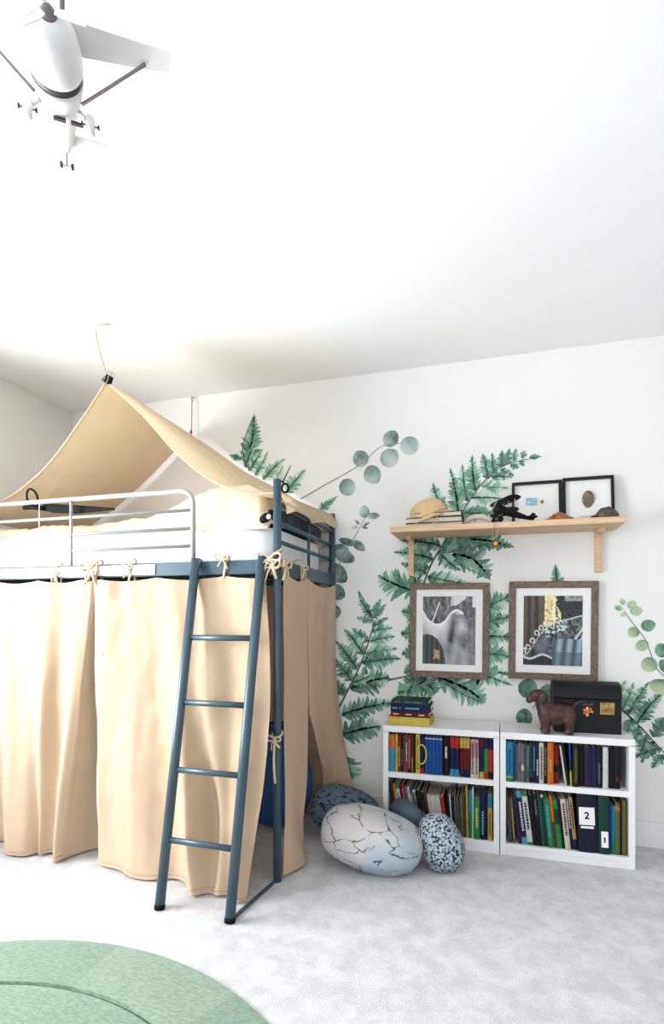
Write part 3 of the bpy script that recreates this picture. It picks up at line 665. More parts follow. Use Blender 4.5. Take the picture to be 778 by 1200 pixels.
# ------------------------------------------------------------------ framed photographs
def paint_left(x, y):
    n = noise.noise((x*7, y*7, 1)); n2 = noise.noise((x*22, y*22, 5))
    g = .16+.10*n+.10*n2
    g += .12*(noise.noise((x*16, y*10, 9)) > .25)*(y < .5)
    top = interp([(0, .20), (.10, .33), (.22, .40), (.34, .40), (.44, .34), (.5, .26), (.58, .20), (.66, .185), (.75, .22), (.82, .30), (.86, .38)], x)
    if y > top and x < .87:
        dd = y-top
        g = lerp(.80, .42, min(1, dd/.35))+.10*n
        cx = interp([(.2, .60), (.4, .57), (.7, .52), (1, .50)], y)
        g -= .42*math.exp(-((x-cx)/.07)**2)*smooth((y-.18)/.1)*(1-.6*smooth((y-.6)/.3))
        if dd < .035: g = .86
        if x > .62 and y > .26: g = .30+.16*n+.10*n2+.28*math.exp(-((x-.72)/.10)**2-((y-.42)/.10)**2)
    if x > .85 and y > .3: g = .22+.10*n+.08*n2
    if y > .62+.35*(x-.15)**2: g = lerp(g, .40+.12*n, .55)
    ax_, ay = (x-.10)/.34, (y-1.02)/.46
    tint = (1, 1.02, 1.06)
    if ax_*ax_+ay*ay < 1:
        g = .035+.03*abs(n2)
        if .21+.03*n < x < .33 and .77+.25*(x-.2) < y < .93+.06*n: return mixc(srgb(190, 166, 112), srgb(120, 104, 78), .3+1.2*n2)
        if abs(math.sin(x*34)) > .93: g = .12
    for cx0, cy0, L_, a in ((.18, .40, .34, -1.15), (.62, .10, .22, -.75), (.55, .14, .14, -1.5)):
        px_, py_ = x-cx0, y-cy0; tt = px_*math.cos(a)+py_*math.sin(a); dd = abs(-px_*math.sin(a)+py_*math.cos(a))
        if 0 < tt < L_ and dd < .012: g = .78
    if .58 < x < .82 and y < .13 and y < .13-(x-.6)*.6+.03: g = .75+.1*n
    if x > .93 and y < .16: g = .8
    g = max(.01, min(.9, g))**1.25
    return tuple(g*t for t in tint)
def paint_right(x, y):
    n = noise.noise((x*9, y*9, 11)); n2 = noise.noise((x*26, y*26, 15))
    if x < .30: s = .5+.5*math.sin(x*48+.6*n); c = mixc(srgb(30, 24, 24), srgb(112, 92, 84), s*(.75-.5*y))
    elif x < .36: c = mixc(srgb(40, 40, 32), srgb(110, 104, 80), .5+.5*n)
    elif x < .64 and y < .45:
        c = mixc(srgb(226, 214, 150), srgb(244, 236, 196), .5+.5*math.sin(x*40))
        if n2+.5*n > .22: c = srgb(186, 146, 92)
    else: c = mixc(srgb(14, 16, 18), srgb(70, 76, 76), .4+1.1*n2)
    if x > .55 and y < .42 and n+.6*n2+(x-.60)*1.6 > .0: c = mixc(srgb(10, 12, 13), srgb(60, 66, 64), .25+.9*n2)
    if x > .70 and y < .08: c = mixc(c, srgb(190, 190, 186), .5+.5*n2)
    edge = interp([(0, .86), (.10, .80), (.18, .70), (.26, .58), (.40, .45), (.55, .37), (.75, .33), (1, .27)], x)
    if y > edge:
        dd = y-edge
        c = mixc(srgb(28, 32, 36), srgb(128, 138, 142), .35+.9*n2+.5*n)
        if dd < .018: c = srgb(200, 206, 208)
        if x < .45 and dd > .03: c = mixc(srgb(16, 17, 20), srgb(96, 104, 108), .3+.7*n+math.exp(-((x-.33)/.1)**2-((y-.72)/.1)**2))
        if .35 < x < .75 and dd < .16 and n2 > .05: c = srgb(205, 210, 210)
        for k in range(4):
            L0 = 1.10+.12*k
            if abs((x*.85+y*1.0)-(L0+.25)+.35*(x-.9)) < .018 and x > .62 and y < .70: c = srgb(222, 226, 226)
        if y > .62 and x > .50: c = mixc(srgb(50, 74, 86), srgb(152, 172, 180), .5+.5*math.sin((x+.12*y)*38))
        if y > .80 and x > .46: c = mixc(c, srgb(52, 82, 96), .6)
        e2 = .86+.03*math.sin(x*14)
        if x < .5 and y > e2: c = srgb(12, 12, 14) if y > e2+.03 else srgb(196, 200, 204)
    else:
        for k in range(6):
            px_, py_ = .03+.075*k, interp([(0, .86), (.10, .80), (.18, .70), (.26, .58), (.40, .45), (.55, .37)], .03+.075*k)
            r = math.hypot(x-px_+.02, y-py_+.05)
            if abs(r-.035) < .010 and y < py_-.02: c = srgb(214, 214, 212)
    return c
def picture(u0, u1, z0, z1, fr_, mat_w, paint, label, tilt=0, NX=84, NY=108):
    y1 = WY-.0035; y0 = y1-.028
    M = tr((u0+u1)/2, 0, (z0+z1)/2) @ rot('Y', tilt) @ tr(-(u0+u1)/2, 0, -(z0+z1)/2)
    o = thing('picture_frame', label, 'picture', ((u0+u1)/2, y1-.01, z0))
    def rail(p, d, m):
        b = MB(); b.prism([M @ Vector(q) for q in p], d); b.build('frame_rail', m, o, bevel=.003)
    f = fr_
    rail([(u0, y0, z1), (u1, y0, z1), (u1-f, y0, z1-f), (u0+f, y0, z1-f)], (0, .028, 0), M_oak)
    rail([(u0, y0, z0), (u0+f, y0, z0+f), (u1-f, y0, z0+f), (u1, y0, z0)], (0, .028, 0), M_oak)
    rail([(u0, y0, z0), (u0, y0, z1), (u0+f, y0, z1-f), (u0+f, y0, z0+f)], (0, .028, 0), M_oakv)
    rail([(u1, y0, z0), (u1-f, y0, z0+f), (u1-f, y0, z1-f), (u1, y0, z1)], (0, .028, 0), M_oakv)
    MB().box((u0+f-.003, y0+.010, z0+f-.003), (u1-f+.003, y0+.013, z1-f+.003), M).build('mount', M_mat, o)
    a0, a1, c0, c1 = u0+f+mat_w[0], u1-f-mat_w[0], z0+f+mat_w[1], z1-f-mat_w[1]
    b = MB(); vs = []; cs = []
    for j in range(NY+1):
        for i in range(NX+1):
            x, y = i/NX, j/NY; vs.append(M @ Vector((lerp(a0, a1, x), y0+.0085, lerp(c1, c0, y)))); cs.append(paint(x, y))
    b.add(vs, [(j*(NX+1)+i, (j+1)*(NX+1)+i, (j+1)*(NX+1)+i+1, j*(NX+1)+i+1) for j in range(NY) for i in range(NX)], cs)
    b.build('photograph', M_print, o)
    for sx in (1,):
        bb_ = MB()
        for (p0, p1) in (((a0, c0), (a1, c0)), ((a1, c0), (a1, c1)), ((a1, c1), (a0, c1)), ((a0, c1), (a0, c0))):
            bb_.tube([M @ Vector((p0[0], y0+.0085, p0[1])), M @ Vector((p1[0], y0+.0085, p1[1]))], .0016, 4)
        bb_.build('mount_bevel', M_mat, o)
picture(-.490, -.036, .868, 1.421, .037, (.038, .040), paint_left, 'wood-framed black and white photograph of pale curving rock', tilt=.5)
picture(.070, .531, .874, 1.421, .037, (.040, .042), paint_right, 'wood-framed dark photograph of a spiny arched shape and pale stripes', tilt=.6)

# ------------------------------------------------------------------ wall shelf and the things on it
ST = 1.721
shf = thing('wall_shelf', 'pale pine wall shelf on two wooden brackets above the picture frames', 'shelf', (.026, 3.13, 1.47))
MB().box((-.562, 2.99, 1.690), (.614, WY-.001, ST)).build('board', M_pine, shf, bevel=.003)
for u in (-.483, .531):
    MB().box((u-.016, WY-.026, 1.466), (u+.016, WY-.001, 1.690)).build('bracket_leg', M_pine, shf, bevel=.002)
    MB().box((u-.016, 3.13, 1.672), (u+.016, WY-.026, 1.690)).build('bracket_arm', M_pine, shf, bevel=.002)

# straw hat leaning on lying books
M_straw = mat('straw', srgb(214, 182, 136), .8, var=.1, vscale=60, bump=.12, bscale=220)
MB_books = []
def lying_book(u0, u1, z0, h, cover, label, dv=0.0, skew=0):
    o = thing('book', label, 'book', ((u0+u1)/2, 3.10, z0), 'books lying under the straw hat'); c = (u0+u1)/2
    M = tr(c, 3.10, 0) @ rot('Z', skew) @ tr(-c, -3.10, 0)
    y0, y1 = 3.02+dv, 3.20+dv; t = .0035
    b = MB(); b.box((u0, y0, z0), (u1, y1, z0+t), M).box((u0, y0, z0+h-t), (u1, y1, z0+h), M).box((u0, y1-t, z0+t), (u1, y1, z0+h-t), M); b.build('cover', cover, o)
    MB().box((u0+.004, y0+.004, z0+t), (u1-.004, y1-t, z0+h-t), M).build('pages', M_paper, o)
    MB().box((u1-.0005, y0, z0+t), (u1+.0015, y1, z0+h-t), M).build('spine', cover, o)
M_dk = mat('cover_black', (.014, .014, .016), .5); M_nv = mat('cover_navy', srgb(24, 34, 66), .5); M_gr = mat('cover_greyblue', srgb(90, 104, 116), .6)
lying_book(-.480, -.170, ST, .019, M_gr, 'grey-blue book lying lowest under the straw hat')
lying_book(-.478, -.176, ST+.0192, .030, M_dk, 'black book in the middle of the pile under the straw hat', skew=1.0)
lying_book(-.430, -.174, ST+.0497, .026, M_nv, 'dark book topmost of the pile under the straw hat', skew=-1.5)
hc = Vector((at(503, 606, v=3.11).x, 3.11, ST+.064))
Mh = tr(*hc) @ rot('Y', -19) @ rot('X', 6) @ Matrix.Scale(1.0, 4)
prof = [(.001, .104), (.03, .102), (.06, .094), (.088, .076), (.106, .05), (.116, .018), (.119, .0), (.126, -.005), (.142, -.012), (.141, -.015), (.124, -.009), (.115, -.003), (.112, .018), (.102, .048), (.085, .072), (.058, .089), (.03, .097), (.001, .099)]
hat = thing('sun_hat', 'domed tan straw hat leaning over books on the shelf', 'hat', hc-Vector((0, 0, .06)))
MB().lathe(prof, 40, Mh @ Matrix.Diagonal((.95, .8, 1, 1))).build('crown_and_brim', M_straw, hat, smooth=True)
MB().tube([Mh @ Vector((.1175*.95*math.cos(2*PI*k/32), .1175*.8*math.sin(2*PI*k/32), .012)) for k in range(32)], .004, 6, closed=True, flat=1.0).build('band', M_straw, hat, smooth=True)
MB().tube(catmull([Mh @ Vector((.10, -.075, -.012)), (-.305, 2.995, ST+.05), (-.300, 2.985, ST+.02), (-.315, 2.98, ST+.006), (-.325, 2.985, ST+.014)], 6), .003, 6).build('chin_cord', M_rope, hat, smooth=True)
# pale coral ring
cq = at(560, 612, v=3.08); b = MB()
b.tube([(cq.x+.068*math.cos(a), 3.09+.03*math.cos(a)*.2, ST+.012+.038*max(0, math.sin(a))) for a in [PI*k/16 for k in range(17)]], [.008+.006*math.sin(PI*k/16)+.0015*(k % 2) for k in range(17)], 10)
b2 = tag(b.build('jaw_bone', mat('bone', srgb(222, 216, 200), .7, var=.2, vscale=40, bump=.4, bscale=90), smooth=True), 'arched pale bone on the shelf between books and biplane', 'bone')
# biplane model
bp0 = Vector((.06, 3.06, ST)); bpl = thing('model_biplane', 'small black metal model biplane standing on the wooden shelf', 'model', bp0)
M_dkm = mat('dark_metal', (.007, .007, .008), .5, spec=.2); M_silver = mat('dull_silver', srgb(150, 150, 150), .4, metal=.6)
Mb = tr(bp0.x, bp0.y, ST+.062) @ rot('Z', 205) @ rot('Y', -14)
MB().lathe([(.004, -.150), (.010, -.12), (.018, -.05), (.024, .02), (.026, .06), (.022, .075), (.006, .08)], 14, Mb @ rot('Y', 90)).build('fuselage', M_dkm, bpl, smooth=True)
def wing(z, span, ch, name, x0=.03, m=M_dkm, th=.005):
    pts = [];
    for k in range(20):
        a = 2*PI*k/20; pts.append(Vector((x0+ch*.5*math.copysign(abs(math.cos(a))**.7, math.cos(a)), span*.5*math.copysign(abs(math.sin(a))**.35, math.sin(a)), z)))
    MB().prism([Mb @ p for p in pts], Mb.to_3x3() @ Vector((0, 0, th))).build(name, m, bpl, smooth=False)
wing(.048, .30, .060, 'wing'); wing(-.012, .28, .056, 'wing', .02)
for y in (-.10, -.03, .03, .10):
    MB().tube([Mb @ Vector((.012, y, -.008)), Mb @ Vector((.022, y, .05))], .0025, 6).build('wing_strut', M_silver, bpl)
wing(.006, .10, .036, 'tailplane', -.135)
b = MB(); b.prism([Mb @ Vector(p) for p in ((-.155, -.002, .0), (-.12, -.002, .0), (-.135, -.002, .034), (-.155, -.002, .036))], Mb.to_3x3() @ Vector((0, .004, 0))); b.build('fin', M_dkm, bpl)
b = MB(); b.box((.081, -.045, -.006), (.084, .045, .006), Mb @ rot('X', 55)); b.build('propeller', M_silver, bpl)
for y in (-.035, .035):
    MB().tube([Mb @ Vector((.03, y*.4, -.02)), Mb @ Vector((.045, y, -.055))], .003, 6).build('gear_leg', M_silver, bpl)
    w_ = Mb @ Vector((.045, y, -.058)); MB().lathe([(.004, -.004), (.016, -.004), (.018, 0), (.016, .004), (.004, .004)], 14, tr(w_.x, w_.y, max(w_.z, ST+.018)) @ rot('Z', 205) @ rot('X', 90)).build('wheel', M_dkm, bpl, smooth=True)
MB().tube([Mb @ Vector((-.13, 0, -.004)), (Mb @ Vector((-.14, 0, -.03))).xy.to_3d()+Vector((0, 0, ST+.003))], .003, 6).build('tail_skid', M_silver, bpl)
# pendant hanging over the shelf edge
pq = at(581, 637, v=2.982); M_amber = mat('amber', srgb(226, 132, 58), .35)
pd = thing('pendant', 'small orange pendant hanging on a thin chain from the shelf', 'pendant', pq)
MB().lathe([(.002, -.006), (.011, -.005), (.013, 0), (.011, .005), (.002, .006)], 16, tr(*pq) @ rot('X', 90)).build('stone', M_amber, pd, smooth=True)
MB().tube([pq+Vector((.0145*math.cos(a), 0, .0145*math.sin(a))) for a in [2*PI*k/16 for k in range(16)]], .002, 6, closed=True).build('bezel', M_dkm, pd, smooth=True)
MB().tube([pq+Vector((0, 0, .014)), pq+Vector((-.006, 0, .06)), Vector((pq.x-.008, 2.984, ST+.003)), Vector((pq.x-.008, 3.03, ST+.003))], .0011, 5).build('chain', M_dkm, pd)
MB().tube([pq+Vector((0, 0, .014)), pq+Vector((.010, 0, .06)), Vector((pq.x+.010, 2.984, ST+.003)), Vector((pq.x+.010, 3.03, ST+.003))], .0011, 5).build('chain', M_silver, pd)
# two black display frames leaning on the wall
def display(px0, px1, label, deco):
    vb = 3.20
    a = at(px0, 612, v=vb).x; c = at(px1, 612, v=vb).x; h = at((px0+px1)/2, interp([(600, 566), (720, 555)], (px0+px1)/2), v=3.235).z-ST
    o = thing('display_frame', label, 'frame', ((a+c)/2, vb+.015, ST)); Mx = tr(0, vb, ST) @ rot('X', -7.5); f = .015
    for lo, hi in (((a, 0, 0), (c, .024, f)), ((a, 0, h-f), (c, .024, h)), ((a, 0, f), (a+f, .024, h-f)), ((c-f, 0, f), (c, .024, h-f))):
        MB().box(lo, hi, Mx).build('frame_rail', M_blackf, o, bevel=.001)
    MB().box((a+f, .016, f), (c-f, .020, h-f), Mx).build('backing', M_mat, o)
    deco(o, Mx, a, c, h)
def deco1(o, Mx, a, c, h):
    b = MB(); b.box((a+.075, .0115, .128), (a+.132, .016, .168), Mx); b.build('blue_card', mat('blue_card', srgb(96, 158, 196), .6, var=.6, vscale=60, col2=srgb(176, 204, 214)), o)
    MB().ball(Mx @ Vector((a+.158, .011, .143)), (.009, .005, .011), 10, 8).build('specimen', mat('ochre', srgb(160, 138, 104), .7), o, smooth=True)
def deco2(o, Mx, a, c, h):
    cxx = (a+c)/2+.0
    MB().ball(Mx @ Vector((cxx, .008, .142)), (.031, .009, .047), 20, 12, fn=lambda p: Vector((p.x*(1-.18*max(0, -p.z)), p.y, p.z))).build('fossil', mat('fossil', srgb(140, 126, 108), .8, var=.5, vscale=40, stretch=(1, 1, 3), col2=srgb(92, 82, 72), bump=.6, bscale=60), o, smooth=True)
    MB().box((cxx-.045, .0145, .044), (cxx+.03, .016, .052), Mx).build('caption_strip', mat('pale_caption', (.62, .6, .58), .8), o)
display(600, 659, 'black display frame holding a small blue card and specimen', deco1)
display(660, 721, 'black display frame holding a grey oval fossil', deco2)
# brown mineral and dark shell
def rock(px, w, hgt, dep, label, name, m, seed, v, peak, amp=.3, fr_=5):
    q = at(px, 600, v=v)
    def fn(p):
        k = 1+amp*noise.noise((p.x*fr_*.4+seed, p.y*fr_*.4, p.z*fr_*.4))+amp*.35*noise.noise((p.x*fr_+seed, p.y*fr_, p.z*fr_))
        z = max(p.z, -.02); z *= peak(p.x)
        return Vector((p.x*(1+.15*noise.noise((p.z*4, seed, 1))), p.y*k, max(z*k, -.02)))
    b = MB(); b.ball((q.x, v, ST), (w/2, dep/2, hgt), 36, 22, fn=fn)
    mn = min(p.z for p in b.v); b.v = [Vector((p.x, p.y, p.z-mn+ST+.0002)) for p in b.v]
    return tag(b.build(name, m, smooth=False), label, 'rock')
M_ore = mat('brown_mineral', srgb(176, 112, 62), .6, var=.7, vscale=45, col2=srgb(112, 62, 34), bump=.8, bscale=60)
rock(655, .165, .048, .085, 'rough brown mineral lump on the wooden shelf', 'mineral', M_ore, 3.3, 3.08, lambda x: 1-.55*abs(x))
M_shell = mat('black_shell', (.02, .018, .017), .5, var=.8, vscale=50, col2=(.10, .075, .045), bump=.8, bscale=70)
sh = rock(711, .118, .062, .085, 'dark humped stone turtle on the shelf end', 'stone_turtle', M_shell, 8.1, 3.07, lambda x: 1.0, .12)
sh['category'] = 'ornament'
hq = at(696, 602, v=3.05); hq.z = ST+.012
MB().ball(hq, (.017, .013, .010), 12, 8).build('head', M_shell, sh, smooth=True)

# ------------------------------------------------------------------ bookcases
KV0, KV1, KH = 2.945, 3.235, .63
def bookcase(u0, u1, label):
    o = thing('bookcase', label, 'bookcase', ((u0+u1)/2, (KV0+KV1)/2, 0), 'two low white bookcases'); t = .028
    MB().box((u0, KV0, 0), (u0+t, KV1, KH-t)).build('side_panel', M_white, o, bevel=.0015)
    MB().box((u1-t, KV0, 0), (u1, KV1, KH-t)).build('side_panel', M_white, o, bevel=.0015)
    MB().box((u0, KV0, KH-t*1.2), (u1, KV1, KH)).build('top_panel', M_white, o, bevel=.0015)
    MB().box((u0+t, KV0+.002, .036), (u1-t, KV1-.006, .058)).build('bottom_shelf', M_white, o, bevel=.001)
    MB().box((u0+t, KV0+.006, 0), (u1-t, KV0+.02, .036)).build('plinth', M_white, o)
    MB().box((u0+t, KV0+.002, .348), (u1-t, KV1-.006, .377)).build('shelf', M_white, o, bevel=.001)
    MB().box((u0+t, KV1-.006, .036), (u1-t, KV1, KH-t*1.2)).build('back_panel', M_white, o)
bookcase(-.592, .017, 'low white two-shelf bookcase beside the stone cushions, under a book stack')
bookcase(.021, .645, 'low white two-shelf bookcase under the black chest and dog figurine')
Z_UP, Z_LO = .3772, .0582
ORD = ['first', 'second', 'third', 'fourth', 'fifth', 'sixth', 'seventh', 'eighth', 'ninth', 'tenth', 'eleventh', 'twelfth', 'thirteenth', 'fourteenth', 'fifteenth', 'sixteenth', 'seventeenth', 'eighteenth', 'nineteenth', 'twentieth', 'twenty-first', 'twenty-second', 'twenty-third', 'twenty-fourth', 'twenty-fifth', 'twenty-sixth', 'twenty-seventh', 'twenty-eighth', 'twenty-ninth', 'thirtieth', 'thirty-first', 'thirty-second']
COL = dict(binder=(30, 32, 48), orange=(224, 120, 40), blue=(34, 84, 170), sky=(62, 150, 206), yellow=(236, 214, 70), red=(196, 44, 40), maroon=(110, 26, 34), darkred=(150, 38, 34), black=(20, 20, 23), navy=(26, 34, 76), teal=(40, 150, 176),
           grey=(120, 122, 124), brown=(96, 64, 46), green=(44, 140, 78), darkgreen=(22, 66, 56), cream=(232, 224, 204), white=(236, 236, 234), pink=(214, 150, 160), purple=(46, 38, 66), tan=(196, 160, 104), olive=(112, 104, 62), slate=(70, 86, 100), lightblue=(96, 172, 210), darkteal=(24, 78, 82), gold=(222, 184, 76))
def cmat(c): return mat('cover_'+c+'_cloth', srgb(*[q*.84 if q > 40 else q*.6 for q in COL[c]]), .6, var=.18, vscale=40, spec=.25)
def book(u, z, w, h, col, dep=.19, lean=0.0, out=0.0, bands=(), title=None, label='', group=None, kind='book'):
    """upright book with its spine to the room; bands: (from, to, colour) in parts of the height; returns the next u"""
    y0 = KV0+.022-out; y1 = min(y0+dep, KV1-.012); t = min(.003, w*.18)
    M = tr(u, 0, z) @ rot('Y', -lean)
    o = thing('book' if kind == 'book' else kind, label, kind if kind == 'book' else 'folder', (u+w/2, (y0+y1)/2, z), group)
    pad = .0003
    b = MB(); b.box((pad, y0, 0), (t, y1, h), M).box((w-t, y0, 0), (w-pad, y1, h), M)
    n = 5; prof_ = [(lerp(pad, w-pad, k/n), y0-min(.005, w*.18)*math.sin(PI*k/n)) for k in range(n+1)]
    b.prism([M @ Vector((x, y, 0)) for x, y in prof_]+[M @ Vector((w-pad, y0+.003, 0)), M @ Vector((pad, y0+.003, 0))], M.to_3x3() @ Vector((0, 0, h)))
    b.build('cover', cmat(col), o)
    MB().box((t, y0+.003, .003), (w-t, y1-.003, h-.004), M).build('pages', M_paper, o)
    def strip(f0, f1, x0, x1, off):
        pr2 = [(lerp(pad, w-pad, x), y0-min(.005, w*.18)*math.sin(PI*x)-off) for x in [lerp(x0, x1, k/4) for k in range(5)]]
        q = MB(); vs = [M @ Vector((x, y, h*f0)) for x, y in pr2]+[M @ Vector((x, y, h*f1)) for x, y in pr2]
        return q.add(vs, [(k, k+1, k+6, k+5) for k in range(4)])
    for f0, f1, c in bands:
        strip(f0, f1, .0, 1.0, .0005).build('spine_band', cmat(c), o)
    if title:
        f0, f1, c = title; q = MB(); rn = random.Random(int(u*9973)); f = f0
        while f < f1:
            g = rn.uniform(.018, .05); s = strip(f, min(f+g, f1), .30, .70, .0009); q.add(s.v, s.f); f += g+rn.uniform(.008, .016)
        q.build('spine_title', cmat(c), o)
    return o
def row(entries, u, z, tail, sc=1.0, ws=1.0):
    """entries: dicts; books set side by side from u"""
    prev = 0.0; n = 0
    for e in entries:
        if 'gap' in e: u += e['gap']; continue
        ln = e.get('lean', 0); w = e['w']*ws; h = e['h']*sc
        cs = math.cos(math.radians(abs(ln)))
        if ln != prev:
            # keep a book with another lean clear of its neighbour
            if prev < ln: u += h*math.sin(math.radians(ln))-(h*math.sin(math.radians(prev)) if prev > 0 else 0)
        c = e['c']; nm = e.get('n', c)
        lab = e.get('label') or f"{nm} {tail.replace('book', 'book, '+ORD[n], 1)}"
        book(u, z+.0004, w, h, c, e.get('d', .19), ln, e.get('out', 0), e.get('b', ()), e.get('t'), lab, e.get('g', 'books in the white bookcases'), e.get('kind', 'book'))
        if 'after' in e: e['after'](u, z, w, h, ln, e)
        u += w/cs+.0004; prev = ln; n += 1
    return u
D = lambda c, w, h=.19, **k: dict(c=c, w=w, h=h, **k)
TA = 'book from the bed-side panel, upper shelf under the book stack'
TB = 'book from the bed-side panel, lower shelf under the book stack'
TCc = 'book from the middle panels, upper shelf under the black chest'
TDd = 'book from the middle panels, lower shelf under the black chest'
M_emb = cmat('yellow')
def oval(u, z, w, h, ln, e):
    o = [x for x in C.objects if x.type == 'EMPTY'][-1]
    MB().tube([(u+w*.42+.026*math.cos(a), KV0+.0155, z+.105+.052*math.sin(a)) for a in [2*PI*k/20 for k in range(20)]], .0045, 6, closed=True).build('oval_emblem', M_emb, o)
set_blue = 'bright blue paperback from the matching blue set, upper shelf under the book stack'
set_mar = 'maroon book with yellow top from the matching set of three spines'
row([D('sky', .034, .185, b=((.62, 1, 'orange'), (0, .04, 'teal')), n='orange and sky blue'), {'gap': .002}, D('yellow', .012, .188, t=(.2, .8, 'tan'), n='narrow yellow'), D('darkred', .019, .180, t=(.15, .7, 'gold')), D('black', .012, .188, t=(.2, .6, 'grey')), D('slate', .012, .188), D('red', .013, .186, t=(.3, .8, 'cream')),
     D('brown', .017, .186, t=(.1, .9, 'pink'), b=((0, .25, 'black'),)), D('maroon', .016, .188, t=(.05, .4, 'gold')), D('black', .010, .184), D('yellow', .023, .194, t=(.1, .92, 'olive'), n='broad yellow'), D('navy', .022, .190, b=((0, .14, 'red'),), after=oval, n='navy oval-emblem'), {'gap': .004},
     D('blue', .0190, .186, b=((.93, .955, 'white'),), label=set_blue, g='matching blue paperbacks'), D('blue', .0190, .186, b=((.93, .955, 'white'),), label=set_blue, g='matching blue paperbacks'), D('blue', .0190, .186, b=((.93, .955, 'white'),), label=set_blue, g='matching blue paperbacks'), D('blue', .0190, .186, b=((.93, .955, 'white'),), label=set_blue, g='matching blue paperbacks'), D('blue', .0190, .186, b=((.93, .955, 'white'),), label=set_blue, g='matching blue paperbacks'),
     {'gap': .004}, D('black', .032, .190, t=(.45, .75, 'white'), n='thick white-titled black'), {'gap': .004}, D('navy', .024, .190, b=((.72, 1, 'red'), (0, .18, 'sky')), t=(.3, .6, 'navy'), label='navy book with red top and sky blue foot from matching pair', g='matching navy pair'), D('navy', .024, .190, b=((.72, 1, 'red'), (0, .18, 'sky')), label='navy book with red top and sky blue foot from matching pair', g='matching navy pair'), {'gap': .004},
     D('maroon', .0175, .190, b=((.74, 1, 'gold'), (0, .2, 'navy')), label=set_mar, g='matching maroon set'), D('maroon', .0175, .190, b=((.74, 1, 'gold'), (0, .2, 'navy')), label=set_mar, g='matching maroon set'), D('maroon', .0175, .190, b=((.74, 1, 'gold'), (0, .2, 'navy')), label=set_mar, g='matching maroon set'), {'gap': .004},
     D('cream', .0205, .184, b=((.52, .96, 'pink'),), t=(.1, .9, 'brown'), label='white book with pink upper spine from matching pair', g='matching pink and white pair'), D('cream', .0205, .184, b=((.52, .96, 'pink'),), t=(.1, .9, 'brown'), label='white book with pink upper spine from matching pair', g='matching pink and white pair'), {'gap': .003},
     D('navy', .024, .190, b=((0, .17, 'gold'), (.8, 1, 'maroon')), n='navy with gold foot'), D('green', .021, .190, b=((.76, 1, 'navy'), (0, .16, 'red')), n='green with red foot'), D('red', .026, .190, b=((.74, 1, 'navy'), (0, .18, 'black')), n='red with navy top')], -.5625, Z_UP, TA, 1.09, .97)
LN = 9.0
row([D('purple', .016, .245, lean=LN), D('orange', .014, .238, lean=LN, t=(.3, .9, 'yellow')), D('white', .018, .242, lean=LN, b=((.88, 1, 'green'),), t=(.2, .8, 'black'), n='white with green top'), D('black', .008, .232, lean=LN), D('darkred', .018, .240, lean=LN, t=(.2, .9, 'pink')), D('grey', .013, .228, lean=LN), D('white', .010, .226, lean=LN, n='narrow white'), D('slate', .014, .216, lean=LN, t=(.4, .9, 'cream')), D('grey', .015, .216, lean=LN, b=((.94, 1, 'white'),), n='grey with white tip'),
     D('black', .022, .212, lean=LN, n='thick black'), D('black', .018, .206, lean=LN, t=(.3, .8, 'slate')), D('brown', .014, .216, lean=LN), D('cream', .013, .200, lean=LN, out=.004), D('white', .012, .196, lean=LN), D('white', .012, .198, lean=LN, t=(.3, .7, 'lightblue')), D('cream', .012, .196, lean=LN), D('white', .011, .198, lean=LN), D('red', .019, .188, lean=LN, b=((.1, .55, 'gold'),), n='red and gold'),
     D('black', .012, .20, lean=4), D('white', .007, .206, lean=4, n='narrow white'), D('navy', .012, .196, lean=4), D('olive', .009, .214, lean=3), D('slate', .014, .194, lean=3), D('olive', .016, .198, lean=2), D('brown', .012, .204, lean=2), D('gold', .009, .262, lean=1), D('teal', .017, .236, n='teal', b=((0, .5, 'green'),)), D('white', .008, .252, n='narrow white'), D('green', .029, .196, t=(.3, .8, 'yellow'), out=.006), D('navy', .027, .256, t=(.1, .55, 'lightblue'), n='broad navy')
     , D('black', .010, .235), D('gold', .021, .222, b=((.72, 1, 'teal'),), t=(.1, .6, 'brown'), n='gold with teal top')], -.5625, Z_LO, TB, 1.06, 1.055)
row([D('teal', .033, .188, b=((0, .10, 'green'), (.10, .13, 'yellow')), t=(.2, .85, 'blue'), out=.012, d=.16, n='bright teal'), D('slate', .008, .192), D('blue', .008, .196), D('olive', .009, .176), D('grey', .014, .186, t=(.2, .5, 'brown')), D('grey', .014, .180, b=((.3, .45, 'cream'),)), D('slate', .012, .184), D('grey', .012, .176, t=(.1, .4, 'black')), D('darkgreen', .016, .186, b=((0, .12, 'black'),)), D('navy', .014, .190, t=(.3, .9, 'lightblue')), D('navy', .016, .186, t=(.2, .6, 'white')),
     D('cream', .022, .192, t=(.1, .9, 'brown'), n='cream lettered'), D('black', .016, .190, t=(.2, .9, 'grey')), D('orange', .030, .196, t=(.3, .6, 'gold'), n='bright orange'), D('darkred', .026, .180, b=((.3, .5, 'black'),), d=.15, out=-.02, n='recessed red'), D('white', .008, .184, lean=8, out=.002, n='narrow leaning white'), D('black', .014, .196, lean=8), D('darkgreen', .009, .196, lean=2, b=((0, .35, 'yellow'), (.6, 1, 'blue')), n='narrow blue and yellow'), D('black', .030, .196, out=.010, t=(.1, .9, 'olive'), n='protruding black'),
     D('black', .026, .186, out=-.008), D('purple', .034, .182, out=-.006, t=(.2, .8, 'navy'), n='dark purple'), D('navy', .022, .184, out=-.006), D('black', .020, .186, out=-.006, t=(.1, .6, 'grey')), {'gap': .006}, D('white', .024, .190, n='plain white'), {'gap': .003}, D('black', .024, .186, out=-.012, n='tall black'), D('black', .026, .186, out=-.012, t=(.2, .3, 'darkred'))], .0505, Z_UP, TCc, 1.075)
